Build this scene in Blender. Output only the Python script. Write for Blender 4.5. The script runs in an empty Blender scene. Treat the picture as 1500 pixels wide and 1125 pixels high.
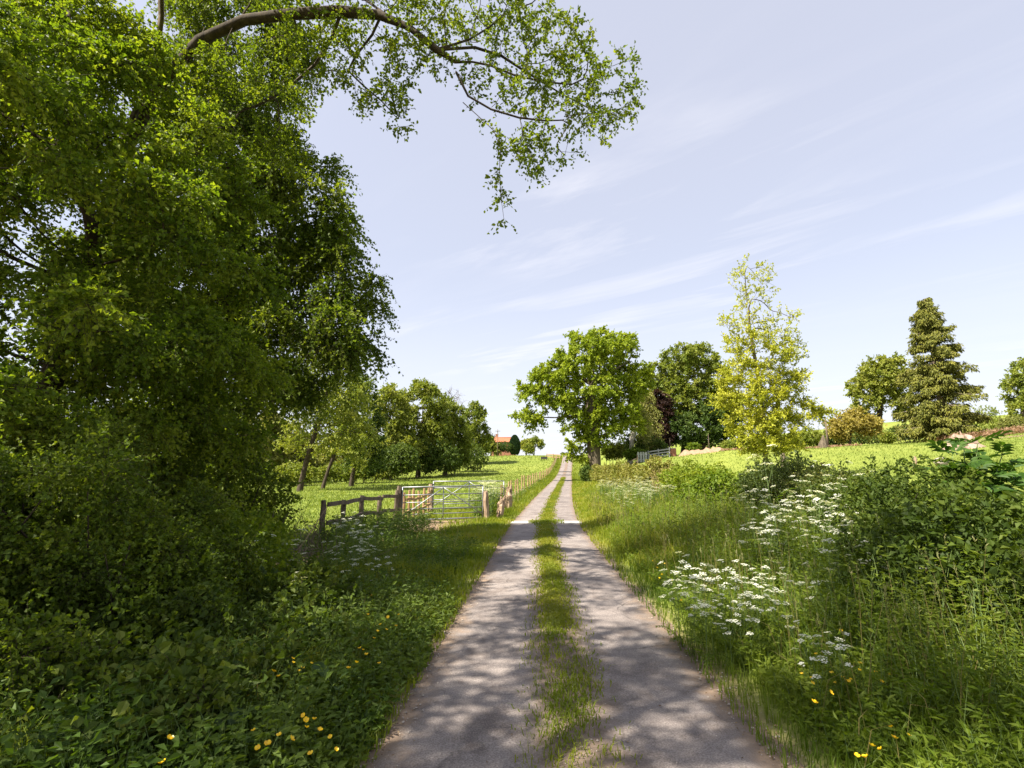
import bpy, math, random
import numpy as np

rng = np.random.default_rng(11)
random.seed(11)
SC = bpy.context.scene
COL = SC.collection
R = math.radians

# ------------------------------------------------------------------ camera
EYE = 1.6
F = 750.0                       # focal length in photo pixels (1500 wide)
PITCH = math.atan(138.5 / F)
cam_d = bpy.data.cameras.new("camera")
cam_d.sensor_width = 36.0
cam_d.lens = 36.0 * F / 1500.0
cam_d.clip_start = 0.05
cam_d.clip_end = 5000
cam = bpy.data.objects.new("camera", cam_d)
COL.objects.link(cam)
cam.location = (0, 0, EYE)
cam.rotation_euler = (math.pi / 2 + PITCH, 0, 0)
SC.camera = cam

# ------------------------------------------------------------------ light
SUN_EL, SUN_AZ = 52.0, -121.0    # azimuth measured from +Y, negative = to the left
SUN_STRENGTH = 5.0
SKY_STRENGTH = 0.087
EXPOSURE = 1.55
sd = bpy.data.lights.new("sun", 'SUN')
sd.energy = SUN_STRENGTH
sd.angle = R(0.53)
sd.color = (1.0, 0.92, 0.78)
sun = bpy.data.objects.new("sun", sd)
COL.objects.link(sun)
sv = np.array([math.sin(R(SUN_AZ)) * math.cos(R(SUN_EL)), math.cos(R(SUN_AZ)) * math.cos(R(SUN_EL)), math.sin(R(SUN_EL))])
from mathutils import Vector
sun.rotation_euler = Vector(sv).to_track_quat('Z', 'Y').to_euler()
sun.location = tuple(sv * 60)

w = bpy.data.worlds.new("World")
SC.world = w
w.use_nodes = True
nt = w.node_tree
nt.nodes.clear()
N = nt.nodes.new
out = N("ShaderNodeOutputWorld")
bg = N("ShaderNodeBackground")
sky = N("ShaderNodeTexSky")
sky.sky_type = 'NISHITA'
sky.sun_disc = False
sky.sun_elevation = R(SUN_EL)
sky.sun_rotation = R(SUN_AZ)
sky.air_density = 1.0
sky.dust_density = 1.6
sky.ozone_density = 1.2
CLOUD_X, CLOUD_Y = 0.0, 0.0
tc = N("ShaderNodeTexCoord")
# thin high veil over the whole sky and a few cirrus streaks, laid out by direction on a high plane
sep = N("ShaderNodeSeparateXYZ")
nt.links.new(tc.outputs["Generated"], sep.inputs[0])
zc = N("ShaderNodeMath"); zc.operation = 'MAXIMUM'; zc.inputs[1].default_value = 0.03
nt.links.new(sep.outputs[2], zc.inputs[0])
dx = N("ShaderNodeMath"); dx.operation = 'DIVIDE'
dy = N("ShaderNodeMath"); dy.operation = 'DIVIDE'
nt.links.new(sep.outputs[0], dx.inputs[0]); nt.links.new(zc.outputs[0], dx.inputs[1])
nt.links.new(sep.outputs[1], dy.inputs[0]); nt.links.new(zc.outputs[0], dy.inputs[1])
cmb = N("ShaderNodeCombineXYZ")
nt.links.new(dx.outputs[0], cmb.inputs[0]); nt.links.new(dy.outputs[0], cmb.inputs[1])
mp = N("ShaderNodeMapping")
mp.vector_type = 'TEXTURE'
mp.inputs["Rotation"].default_value = (0, 0, R(-42))
mp.inputs["Scale"].default_value = (1.9, 0.42, 1)
mp.inputs["Location"].default_value = (0.35, 0.2, 0)
nt.links.new(cmb.outputs[0], mp.inputs[0])
no = N("ShaderNodeTexNoise")
no.inputs["Scale"].default_value = 0.9
no.inputs["Detail"].default_value = 7
no.inputs["Roughness"].default_value = 0.62
no.inputs["Distortion"].default_value = 0.5
nt.links.new(mp.outputs[0], no.inputs["Vector"])
cr = N("ShaderNodeValToRGB")
cr.color_ramp.elements[0].position = 0.50; cr.color_ramp.elements[0].color = (0, 0, 0, 1)
cr.color_ramp.elements[1].position = 0.80; cr.color_ramp.elements[1].color = (1, 1, 1, 1)
nt.links.new(no.outputs["Fac"], cr.inputs[0])
ma = N("ShaderNodeMath"); ma.operation = 'MULTIPLY'; ma.inputs[1].default_value = 1.35; ma.use_clamp = True
n2 = N("ShaderNodeTexNoise")
n2.inputs["Scale"].default_value = 0.42; n2.inputs["Detail"].default_value = 3
mp2 = N("ShaderNodeMapping"); mp2.inputs["Location"].default_value = (CLOUD_X, CLOUD_Y, 0)
nt.links.new(cmb.outputs[0], mp2.inputs[0]); nt.links.new(mp2.outputs[0], n2.inputs["Vector"])
cr2 = N("ShaderNodeValToRGB")
cr2.color_ramp.elements[0].position = 0.46; cr2.color_ramp.elements[0].color = (.06, .06, .06, 1)
cr2.color_ramp.elements[1].position = 0.66; cr2.color_ramp.elements[1].color = (1, 1, 1, 1)
nt.links.new(n2.outputs["Fac"], cr2.inputs[0])
mm = N("ShaderNodeMath"); mm.operation = 'MULTIPLY'
nt.links.new(cr.outputs[0], mm.inputs[0]); nt.links.new(cr2.outputs[0], mm.inputs[1])
nt.links.new(mm.outputs[0], ma.inputs[0])
veil = N("ShaderNodeMix"); veil.data_type = 'RGBA'
veil.inputs["Factor"].default_value = 0.62
nt.links.new(sky.outputs[0], veil.inputs["A"])
veil.inputs["B"].default_value = (3.55, 3.5, 3.85, 1)
cl = N("ShaderNodeMix"); cl.data_type = 'RGBA'
nt.links.new(ma.outputs[0], cl.inputs["Factor"])
nt.links.new(veil.outputs["Result"], cl.inputs["A"])
cl.inputs["B"].default_value = (5.0, 4.85, 4.9, 1)
hz = N("ShaderNodeMapRange"); hz.interpolation_type = 'SMOOTHSTEP'      # pale low air towards the horizon, all the way round
hz.inputs[1].default_value = 0.0; hz.inputs[2].default_value = 0.42; hz.inputs[3].default_value = 0.62; hz.inputs[4].default_value = 0.0
nt.links.new(sep.outputs[2], hz.inputs[0])
hm = N("ShaderNodeMix"); hm.data_type = 'RGBA'
nt.links.new(hz.outputs[0], hm.inputs["Factor"]); nt.links.new(cl.outputs["Result"], hm.inputs["A"])
hm.inputs["B"].default_value = (4.05, 4.08, 4.4, 1)
nt.links.new(hm.outputs["Result"], bg.inputs[0])
bg.inputs[1].default_value = SKY_STRENGTH
nt.links.new(bg.outputs[0], out.inputs[0])

SC.view_settings.view_transform = 'Standard'
SC.view_settings.look = 'None'
SC.view_settings.exposure = EXPOSURE
SC.view_settings.gamma = 1.0
SC.view_settings.use_curve_mapping = False
SC.render.engine = 'CYCLES'
SC.cycles.max_bounces = 7
SC.cycles.diffuse_bounces = 4
SC.cycles.glossy_bounces = 2
SC.cycles.transmission_bounces = 4
SC.cycles.use_denoising = True
SC.cycles.sample_clamp_indirect = 6.0

# ------------------------------------------------------------------ helpers
_c, _s = math.cos(PITCH), math.sin(PITCH)

def px(x, y, Y):
    """world point seen at photo pixel (x, y) at forward distance Y"""
    u = (x - 750.0) / F
    v = (562.5 - y) / F
    den = _c - v * _s
    return np.array([u * Y / den, Y, EYE + Y * (_s + v * _c) / den])

def pxm(y, Y):
    """metres per photo pixel at forward distance Y near row y"""
    v = (562.5 - y) / F
    return Y / (_c - v * _s) / F

_yt = np.array([-60, -20, 0, 3.2, 10, 18.2, 28, 44, 66, 90, 110, 134, 160, 220, 400])
_xt = np.array([-0.5, 0.0, 0.2, 0.36, 0.70, 1.12, 2.1, 3.9, 6.4, 9.1, 11.6, 14.4, 17.5, 25, 45])
_zt_y = np.array([-60, 0, 18, 28, 44, 70, 90, 105, 118, 130, 142, 160, 200, 400])
_zt_z = np.array([0.0, 0, 0.02, 0.34, 0.8, 1.55, 2.4, 3.9, 5.6, 7.1, 8.0, 8.5, 8.3, 4.0])
_g = np.arange(-60, 400, 0.5)

def _smooth(vals, sig):
    k = np.arange(-int(sig * 6), int(sig * 6) + 1) * 0.5
    ker = np.exp(-k ** 2 / (2 * sig ** 2)); ker /= ker.sum()
    n = len(ker) // 2
    p = np.concatenate([vals[0] + (vals[1] - vals[0]) * np.arange(-n, 0), vals, vals[-1] + (vals[-1] - vals[-2]) * np.arange(1, n + 1)])
    return np.convolve(p, ker, 'valid')
_gx = _smooth(np.interp(_g, _yt, _xt), 3.0)
_gz = _smooth(np.interp(_g, _zt_y, _zt_z), 5.0)
_gz -= np.interp(4.0, _g, _gz)

def cx(y): return np.interp(y, _g, _gx)
def lz(y): return np.interp(y, _g, _gz)

def _vn(x, y, f, sd=0):
    """cheap smooth value noise"""
    return (np.sin(x * f * 1.31 + sd + 1.7 * np.sin(y * f * .73 + sd)) * np.sin(y * f * 1.17 + 2 * sd + 1.3 * np.sin(x * f * .91 - sd)))

def gz(x, y):
    x = np.asarray(x, float); y = np.asarray(y, float)
    d = x - cx(y)
    z = lz(y)
    dr = np.clip(d - 2.0, 0, None)
    z = z + 0.105 * (dr - 0.8 * (1 - np.exp(-dr / 0.8))) * np.clip(1.35 - d / 260.0, 0.2, 1)
    bk = np.clip((d - 1.7) / 2.6, 0, 1); z = z + 0.34 * bk * bk * (3 - 2 * bk) * np.clip((34 - y) / 14, 0, 1)
    rs = np.clip((d - 3) / 8, 0, 1); ry_ = np.clip((y - 32) / 24, 0, 1)
    z = z + 1.7 * rs * rs * (3 - 2 * rs) * ry_ * ry_ * (3 - 2 * ry_) * np.clip((44 - d) / 26, 0, 1)
    dl = np.clip(-d - 3.0, 0, None)
    z = z - 0.012 * np.clip(dl, 0, 60)
    m = np.clip((np.abs(d) - 1.5) / 1.5, 0, 1)
    z = z + m * (0.05 * _vn(x, y, 0.9, 1) + 0.02 * _vn(x, y, 2.9, 2) + 0.10 * _vn(x, y, 0.21, 3) * np.clip(y / 20, 0, 1))
    return z

def G(x, y, dz=0.0): return np.array([x, y, float(gz(x, y)) + dz])

def norm(v): return v / np.maximum(np.linalg.norm(v, axis=-1, keepdims=True), 1e-9)

class MB:
    def __init__(s): s.v = []; s.f = []; s.a = []; s.m = []; s.n = 0
    def add(s, V, Fc, a=None, mi=0):
        V = np.asarray(V, float).reshape(-1, 3); Fc = np.asarray(Fc, np.int64)
        s.v.append(V); s.f.append(Fc + s.n); s.n += len(V)
        s.a.append(np.zeros(len(Fc)) if a is None else np.broadcast_to(np.asarray(a, float), (len(Fc),)))
        s.m.append(np.full(len(Fc), mi))
        return s
    def mesh(s, name, mats, smooth=False, origin=None):
        V = np.concatenate(s.v)
        if origin is not None: V = V - np.asarray(origin)
        me = bpy.data.meshes.new(name)
        me.vertices.add(len(V)); me.vertices.foreach_set("co", V.ravel().astype(np.float32))
        li = np.concatenate([f.ravel() for f in s.f])
        lt = np.concatenate([np.full(len(f), f.shape[1]) for f in s.f])
        ls = np.concatenate([[0], np.cumsum(lt)[:-1]])
        me.loops.add(len(li)); me.loops.foreach_set("vertex_index", li.astype(np.int32))
        me.polygons.add(len(lt)); me.polygons.foreach_set("loop_start", ls.astype(np.int32))
        if not isinstance(mats, (list, tuple)): mats = [mats]
        for m in mats: me.materials.append(m)
        if len(mats) > 1: me.polygons.foreach_set("material_index", np.concatenate(s.m).astype(np.int32))
        me.polygons.foreach_set("use_smooth", np.full(len(lt), bool(smooth)))
        at = me.attributes.new("rnd", 'FLOAT', 'FACE')
        at.data.foreach_set("value", np.concatenate(s.a).astype(np.float32))
        me.update(calc_edges=True)
        return me
    def build(s, name, mats, parent=None, smooth=False, origin=None, loc=None):
        o = bpy.data.objects.new(name, s.mesh(name, mats, smooth, origin))
        COL.objects.link(o)
        if parent is not None: o.parent = parent
        if loc is not None: o.location = tuple(loc)
        return o

def tag(o, label=None, cat=None, group=None, kind=None):
    if label: o["label"] = label
    if cat: o["category"] = cat
    if group: o["group"] = group
    if kind: o["kind"] = kind
    return o

def thing(name, label, cat, loc=(0, 0, 0), group=None, rz=0.0):
    o = bpy.data.objects.new(name, None)
    o.empty_display_size = 0.1
    COL.objects.link(o)
    o.location = tuple(float(q) for q in loc); o.rotation_euler = (0, 0, rz)
    return tag(o, label, cat, group)

_children = {}
def copy_tree(o, parent=None):
    c = o.copy(); COL.objects.link(c); c.parent = parent
    for ch in list(o.children):
        if ch.name != c.name: copy_tree(ch, c)
    return c

def box(mb, c, s, rz=0.0, a=0.0, mi=0, bev=0.0):
    x, y, z = s[0] / 2, s[1] / 2, s[2] / 2
    if bev <= 0:
        V = np.array([[-x, -y, -z], [x, -y, -z], [x, y, -z], [-x, y, -z], [-x, -y, z], [x, -y, z], [x, y, z], [-x, y, z]])
        Fc = [[0, 3, 2, 1], [4, 5, 6, 7], [0, 1, 5, 4], [1, 2, 6, 5], [2, 3, 7, 6], [3, 0, 4, 7]]
    else:
        b = bev
        V = np.array([[-x, -y, -z], [x, -y, -z], [x, y, -z], [-x, y, -z], [-x, -y, z - b], [x, -y, z - b], [x, y, z - b], [-x, y, z - b],
                      [-x + b, -y + b, z], [x - b, -y + b, z], [x - b, y - b, z], [-x + b, y - b, z]])
        Fc = [[0, 3, 2, 1], [8, 9, 10, 11], [0, 1, 5, 4], [1, 2, 6, 5], [2, 3, 7, 6], [3, 0, 4, 7], [4, 5, 9, 8], [5, 6, 10, 9], [6, 7, 11, 10], [7, 4, 8, 11]]
    ca, sa = math.cos(rz), math.sin(rz)
    V = V @ np.array([[ca, sa, 0], [-sa, ca, 0], [0, 0, 1]]) + np.asarray(c, float)
    mb.add(V, Fc, a, mi)

def tube(mb, P, rad, sides=6, a=0.0, mi=0, cap=True):
    P = np.asarray(P, float); n = len(P)
    rad = np.broadcast_to(np.asarray(rad, float), (n,))
    T = np.empty_like(P); T[1:-1] = P[2:] - P[:-2]; T[0] = P[1] - P[0]; T[-1] = P[-1] - P[-2]
    T = norm(T)
    ref = np.array([0.31, 0.95, 0.05]) if abs(T[:, 2]).mean() > 0.7 else np.array([0.05, 0.1, 0.99])
    U = norm(np.cross(T, ref)); W = np.cross(T, U)
    th = np.arange(sides) * 2 * math.pi / sides
    V = P[:, None] + rad[:, None, None] * (np.cos(th)[None, :, None] * U[:, None] + np.sin(th)[None, :, None] * W[:, None])
    i = np.arange(n - 1)[:, None] * sides; j = np.arange(sides)[None]; k = (j + 1) % sides
    Fc = np.stack([i + j, i + k, i + sides + k, i + sides + j], -1).reshape(-1, 4)
    mb.add(V.reshape(-1, 3), Fc, a, mi)
    if cap:
        mb.f.append(np.arange(sides)[None, ::-1] + mb.n - n * sides); mb.a.append(np.array([a])); mb.m.append(np.array([mi]))
        mb.f.append(np.arange(sides)[None] + mb.n - sides); mb.a.append(np.array([a])); mb.m.append(np.array([mi]))

def tubes(mb, P, rad, sides=3, a=None, mi=0):
    """batch: P (T,n,3), rad (T,n)"""
    P = np.asarray(P, float); Tn, n, _ = P.shape
    if Tn == 0: return
    T = np.empty_like(P); T[:, 1:-1] = P[:, 2:] - P[:, :-2]; T[:, 0] = P[:, 1] - P[:, 0]; T[:, -1] = P[:, -1] - P[:, -2]
    T = norm(T)
    U = norm(np.cross(T, np.array([0.31, 0.83, 0.46]))); W = np.cross(T, U)
    th = np.arange(sides) * 2 * math.pi / sides
    V = P[:, :, None] + rad[:, :, None, None] * (np.cos(th)[:, None] * U[:, :, None] + np.sin(th)[:, None] * W[:, :, None])
    b = (np.arange(Tn) * n * sides)[:, None, None]
    i = (np.arange(n - 1) * sides)[None, :, None]; j = np.arange(sides)[None, None]; k = (j + 1) % sides
    Fc = np.stack([b + i + j, b + i + k, b + i + sides + k, b + i + sides + j], -1).reshape(-1, 4)
    aa = 0.0 if a is None else np.repeat(a, (n - 1) * sides)
    mb.add(V.reshape(-1, 3), Fc, aa, mi)

def leaves(mb, P, D, L, W, rnd=None, up=0.6, fold=0.25, oval=False, mi=0):
    """leaf blades at P pointing along D; up = pull of the blade normal towards the sky"""
    n = len(P)
    if n == 0: return
    D = norm(D)
    Nn = rng.normal(size=(n, 3)); Nn[:, 2] += up * 2.2
    S = norm(np.cross(D, Nn)); Nn = np.cross(S, D)
    L = np.broadcast_to(L, (n,))[:, None]; W = np.broadcast_to(W, (n,))[:, None]
    if rnd is None: rnd = rng.random(n)
    lift = Nn * W * fold
    if not oval:
        V = np.stack([P, P + D * L * .45 + S * W * .5 + lift, P + D * L - Nn * L * .08, P + D * L * .45 - S * W * .5 + lift], 1)
        b = (np.arange(n) * 4)[:, None]
        Fc = np.concatenate([b + np.array([[0, 1, 2]]), b + np.array([[0, 2, 3]])], 1).reshape(-1, 3)
        mb.add(V.reshape(-1, 3), Fc, np.repeat(rnd, 2), mi)
    else:
        V = np.stack([P, P + D * L * .3 + S * W * .48 + lift, P + D * L * .68 + S * W * .40 + lift * .8, P + D * L - Nn * L * .10,
                      P + D * L * .68 - S * W * .40 + lift * .8, P + D * L * .3 - S * W * .48 + lift], 1)
        b = (np.arange(n) * 6)[:, None]
        Fc = np.concatenate([b + np.array([[0, 1, 2, 3]]), b + np.array([[0, 3, 4, 5]])], 1).reshape(-1, 4)
        mb.add(V.reshape(-1, 3), Fc, np.repeat(rnd, 2), mi)

def sprays(mbl, mbt, O, D, length, nl, L, W, droop=0.3, up=0.6, oval=False, r=0.003, spread=1.0, clump=None, fold=0.25):
    """leafy twigs from origins O along D: bent twig tubes to mbt, leaves to mbl"""
    n = len(O)
    if n == 0: return
    D = norm(D); ln = length * (0.6 + 0.8 * rng.random(n))[:, None]
    mid = O + D * ln * .5
    tip = O + D * ln; tip[:, 2] -= droop * ln[:, 0]; mid[:, 2] -= droop * ln[:, 0] * .22
    if mbt is not None:
        tubes(mbt, np.stack([O, mid, tip], 1), np.stack([np.full(n, r), np.full(n, r * .75), np.full(n, r * .4)], 1), 3)
    t = (np.arange(nl) + rng.random((n, nl))) / nl * .92 + .08
    t = t[..., None]
    P = (1 - t) ** 2 * O[:, None] + 2 * t * (1 - t) * mid[:, None] + t * t * tip[:, None]
    ax = norm(tip - O)[:, None]
    dd = rng.normal(size=(n, nl, 3)) * spread + ax * .8
    dd[..., 2] -= droop * .6
    if clump is None: clump = rng.random(n)
    rnd = np.clip(.55 * clump[:, None] + .45 * rng.random((n, nl)), 0, 1)
    sz = (.65 + .7 * rng.random(n * nl))
    leaves(mbl, P.reshape(-1, 3), dd.reshape(-1, 3), L * sz, W * sz, rnd.ravel(), up, fold, oval)

def grow(attr, nodes, parents, step, kill, infl, maxit=140, sag=0.0, jit=0.12):
    """space colonisation from existing nodes towards attraction points"""
    nodes = [np.asarray(q, float) for q in nodes]; parents = list(parents)
    A = np.asarray(attr, float)
    NN = np.array(nodes)
    d2 = ((A[:, None] - NN[None]) ** 2).sum(-1)
    near = d2.argmin(1); nd = np.sqrt(d2.min(1))
    alive = nd > kill
    kids = {}
    for it in range(maxit):
        act = alive & (nd < infl)
        if not act.any():
            if not alive.any(): break
            q = np.where(alive)[0]; act = np.zeros(len(A), bool); act[q[nd[q].argmin()]] = True
        idx = np.where(act)[0]
        NN = np.array(nodes)
        dirs = norm(A[idx] - NN[near[idx]])
        acc = np.zeros((len(NN), 3)); cnt = np.zeros(len(NN))
        np.add.at(acc, near[idx], dirs); np.add.at(cnt, near[idx], 1)
        src = np.where(cnt > 0)[0]
        dv = norm(acc[src] / cnt[src][:, None] + rng.normal(size=(len(src), 3)) * jit + np.array([0, 0, -sag]))
        new = NN[src] + dv * step
        base = len(nodes)
        nodes.extend(list(new)); parents.extend(src.tolist())
        al = np.where(alive)[0]
        dd = ((A[al][:, None] - new[None]) ** 2).sum(-1)
        mi = dd.argmin(1); md = np.sqrt(dd[np.arange(len(al)), mi])
        b = md < nd[al]
        near[al[b]] = base + mi[b]; nd[al[b]] = md[b]
        alive &= nd > kill
        for s_ in src:
            kids[s_] = kids.get(s_, 0) + 1
            if kids[s_] > 6:            # a node that cannot reach its points gives up
                alive[near == s_] = False
    return np.array(nodes), np.array(parents)

def skeleton(nodes, parents, r_tip, r_root):
    n = len(nodes)
    tips = np.zeros(n)
    has = np.zeros(n, bool); has[parents[parents >= 0]] = True
    tips[~has] = 1
    for i in range(n - 1, 0, -1):
        if parents[i] >= 0: tips[parents[i]] += tips[i]
    k = math.log(r_root / r_tip) / max(math.log(max(tips[0], 2)), .1)
    rad = r_tip * tips ** k
    return rad, tips

def branch_mesh(mb, nodes, parents, rad, thin=0.0, rnd=0.3, maxsides=10):
    ch = {}
    for i, p in enumerate(parents):
        if p >= 0: ch.setdefault(int(p), []).append(i)
    roots = [i for i, p in enumerate(parents) if p < 0]
    stack = [(r_, None) for r_ in roots]
    while stack:
        s, par = stack.pop()
        chain = [s] if par is None else [par, s]
        cur = s
        while cur in ch:
            c = sorted(ch[cur], key=lambda q: -rad[q])
            for o in c[1:]: stack.append((o, cur))
            cur = c[0]; chain.append(cur)
        if len(chain) < 2: continue
        rr = rad[chain].copy()
        if par is not None: rr[0] = min(rr[0], rr[1] * 1.15)
        if rr.max() < thin: continue
        if rr.max() > .03 and len(rr) > 3: rr[1:-1] *= 1 + .09 * rng.normal(size=len(rr) - 2)
        sd_ = int(np.clip(round(rr.max() / .02), 3, maxsides))
        P = nodes[chain]
        if len(P) > 4:
            Q = P.copy(); Q[1:-1] = .25 * P[:-2] + .5 * P[1:-1] + .25 * P[2:]; P = Q
        tube(mb, P, rr, sd_, rnd, cap=False)

def lobe_points(lobes, n, bias=2.2):
    """points in a union of ellipsoids (cx,cy,cz,rx,ry,rz), denser to the outside"""
    lobes = np.array(lobes, float)
    vol = lobes[:, 3] * lobes[:, 4] * lobes[:, 5]
    k = rng.choice(len(lobes), n, p=vol ** .8 / (vol ** .8).sum())
    d = norm(rng.normal(size=(n, 3))); r = rng.random(n) ** (1 / (3 * bias) if bias > 0 else 1 / 3)
    return lobes[k, :3] + d * r[:, None] * lobes[k, 3:]

def px_lobes(L, Y, depth=1.0):
    o = []
    for q in L:
        x, y, rx, ry = q[:4]; yy = Y + (q[4] if len(q) > 4 else 0)
        c = px(x, y, yy); m = pxm(y, yy)
        o.append([c[0], c[1], c[2], rx * m, rx * m * depth, ry * m])
    return o

def tree(name, label, base, trunk, lobes, n_attr, R0, leafmat, barkmat, step=.5, kill=.6, infl=3.0, r_tip=.012,
         n_spray=4, spray=.7, nl=8, L=.16, W=.11, droop=.2, up=.5, bias=1.6, cat="tree", group=None, thin=.0, twigs=False, leafmax=None,
         extra=None, oval=False, zmin=None, jit=.12, bare=False, sag=0.0, spread=1.0, sides=9, sprayr=.004, leafy_top=None, cluster=None, rise=.1):
    base = np.asarray(base, float)
    nodes = [np.asarray(q, float) for q in trunk]; par = [-1] + list(range(len(nodes) - 1))
    if extra:
        for (at, pts) in extra:         # limbs given by hand: index of trunk node, then points
            p = at
            for q in pts: nodes.append(np.asarray(q, float)); par.append(p); p = len(nodes) - 1
    A = lobe_points(lobes, n_attr, bias) if lobes is not None else None
    if A is not None:
        if zmin is not None: A = A[A[:, 2] > zmin]
        nd, pr = grow(A, nodes, par, step, kill, infl, sag=sag, jit=jit)
    else:
        nd, pr = np.array(nodes), np.array(par)
    rad, tips = skeleton(nd, pr, r_tip, R0)
    root = thing(name, label, cat, base, group)
    mt = MB()
    rr = rad.copy()
    rr[0] *= 1.35                       # flare at the foot
    branch_mesh(mt, nd, pr, rr, thin, rng.random() * .6, sides)
    ml = MB(); mtw = MB() if twigs else None
    lm = leafmax if leafmax is not None else 7
    sel = np.where(tips <= lm)[0]
    sel = sel[sel >= len(trunk)]
    cl = rng.random(len(nd))
    O = np.repeat(nd[sel], n_spray, 0); c_ = np.repeat(cl[sel], n_spray)
    Dd = nd[sel] - nd[np.maximum(pr[sel], 0)]
    Dd = norm(np.repeat(norm(Dd), n_spray, 0) * .8 + rng.normal(size=(len(O), 3)) * .8 + np.array([0, 0, rise]))
    if leafy_top is not None:
        keep = rng.random(len(O)) < leafy_top(O); O, Dd, c_ = O[keep], Dd[keep], c_[keep]
    if len(sel) and not bare:
        sprays(ml, mtw, O, Dd, spray, nl, L, W, droop, up, oval, sprayr, spread, np.clip(c_ + .15 * rng.normal(size=len(c_)), 0, 1))
    if bare:
        mtw = MB(); sprays(MB(), mtw, O, Dd, spray, 1, .01, .01, droop, up, r=sprayr)
    mt.build("trunk", barkmat, root, True, base)
    if mtw is not None and mtw.n: tag(mtw.build("twigs", barkmat, root, False, base), kind="stuff")
    if ml.n:
        cr_ = tag(ml.build("crown", leafmat, root, False, base), kind="stuff")
        if cluster is not None:
            meshes, cnt, s0 = cluster
            cand = np.where(tips <= lm)[0]; cand = cand[cand >= len(trunk)]
            got = []; order = rng.permutation(cand); gap = .1 * s0
            dmin = np.full(len(order), 1e9); cur = 0
            P_ = nd[order]
            for _ in range(min(cnt, len(order))):      # spread the clusters evenly through the crown
                got.append(order[cur]); dmin = np.minimum(dmin, ((P_ - P_[cur]) ** 2).sum(-1)); cur = int((dmin * (.6 + .8 * rng.random(len(dmin)))).argmax())
            for k_, g_ in enumerate(got):
                o = bpy.data.objects.new("leaf_cluster", meshes[k_ % len(meshes)]); COL.objects.link(o); o.parent = cr_
                o.location = tuple(nd[g_] - base); s_ = s0 * (.75 + .5 * rng.random())
                o.rotation_euler = (rng.normal() * .25, rng.normal() * .25, rng.random() * 6.283); o.scale = (s_, s_, s_)
    return root

def cluster_meshes(leafmat, barkmat, k, n_spray, rad, spray, nl, L, W, droop, up=.45, r=.0025, oval=False):
    out_ = []
    for _ in range(k):
        ml, mt = MB(), MB()
        d = norm(rng.normal(size=(n_spray, 3))); O = d * (rng.random(n_spray) ** .5 * rad * .6)[:, None]; O[:, 2] *= .8
        sprays(ml, mt, O, norm(d + rng.normal(size=d.shape) * .5 + np.array([0, 0, .1])), spray, nl, L, W, droop, up, oval, r)
        b0 = ml.n
        ml.v += mt.v; ml.f += [f + b0 for f in mt.f]; ml.a += mt.a; ml.m += [np.ones_like(m_) for m_ in mt.m]; ml.n += mt.n
        out_.append(ml.mesh("leaf_cluster", [leafmat, barkmat]))
    return out_

# ------------------------------------------------------------------ materials
def mat_new(name):
    m = bpy.data.materials.new(name); m.use_nodes = True
    t = m.node_tree; t.nodes.clear()
    o = t.nodes.new("ShaderNodeOutputMaterial")
    return m, t, o

def leaf_mat(name, c0, c1, c2, trans=.42, tcol=1.35, rough=.55, spec=.22, nscale=.6):
    m, t, o = mat_new(name)
    n = t.nodes.new; l = t.links.new
    at = n("ShaderNodeAttribute"); at.attribute_name = "rnd"
    tc_ = n("ShaderNodeTexCoord"); nz = n("ShaderNodeTexNoise"); nz.inputs["Scale"].default_value = nscale; nz.inputs["Detail"].default_value = 2
    l(tc_.outputs["Object"], nz.inputs["Vector"])
    mx = n("ShaderNodeMath"); mx.operation = 'MULTIPLY_ADD'; l(nz.outputs["Fac"], mx.inputs[0]); mx.inputs[1].default_value = .9; mx.inputs[2].default_value = -.45
    oi = n("ShaderNodeObjectInfo"); ov = n("ShaderNodeMath"); ov.operation = 'MULTIPLY_ADD'; l(oi.outputs["Random"], ov.inputs[0]); ov.inputs[1].default_value = .5; l(mx.outputs[0], ov.inputs[2])
    o2 = n("ShaderNodeMath"); o2.operation = 'SUBTRACT'; l(ov.outputs[0], o2.inputs[0]); o2.inputs[1].default_value = .25
    ad = n("ShaderNodeMath"); ad.operation = 'ADD'; ad.use_clamp = True; l(at.outputs["Fac"], ad.inputs[0]); l(o2.outputs[0], ad.inputs[1])
    r_ = n("ShaderNodeValToRGB"); e = r_.color_ramp.elements
    e[0].position = .05; e[0].color = (*c0, 1); e[1].position = .95; e[1].color = (*c2, 1)
    q = e.new(.5); q.color = (*c1, 1)
    l(ad.outputs[0], r_.inputs[0])
    p = n("ShaderNodeBsdfPrincipled"); l(r_.outputs[0], p.inputs["Base Color"])
    p.inputs["Roughness"].default_value = rough; p.inputs["Specular IOR Level"].default_value = spec
    tr = n("ShaderNodeBsdfTranslucent")
    mc = n("ShaderNodeMix"); mc.data_type = 'RGBA'; mc.blend_type = 'MULTIPLY'; mc.inputs["Factor"].default_value = 1
    l(r_.outputs[0], mc.inputs["A"]); mc.inputs["B"].default_value = (tcol * 1.07, tcol * 1.07, tcol * .33, 1)
    l(mc.outputs["Result"], tr.inputs["Color"])
    ms = n("ShaderNodeMixShader"); ms.inputs[0].default_value = trans
    l(p.outputs[0], ms.inputs[1]); l(tr.outputs[0], ms.inputs[2]); l(ms.outputs[0], o.inputs["Surface"])
    return m

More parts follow.
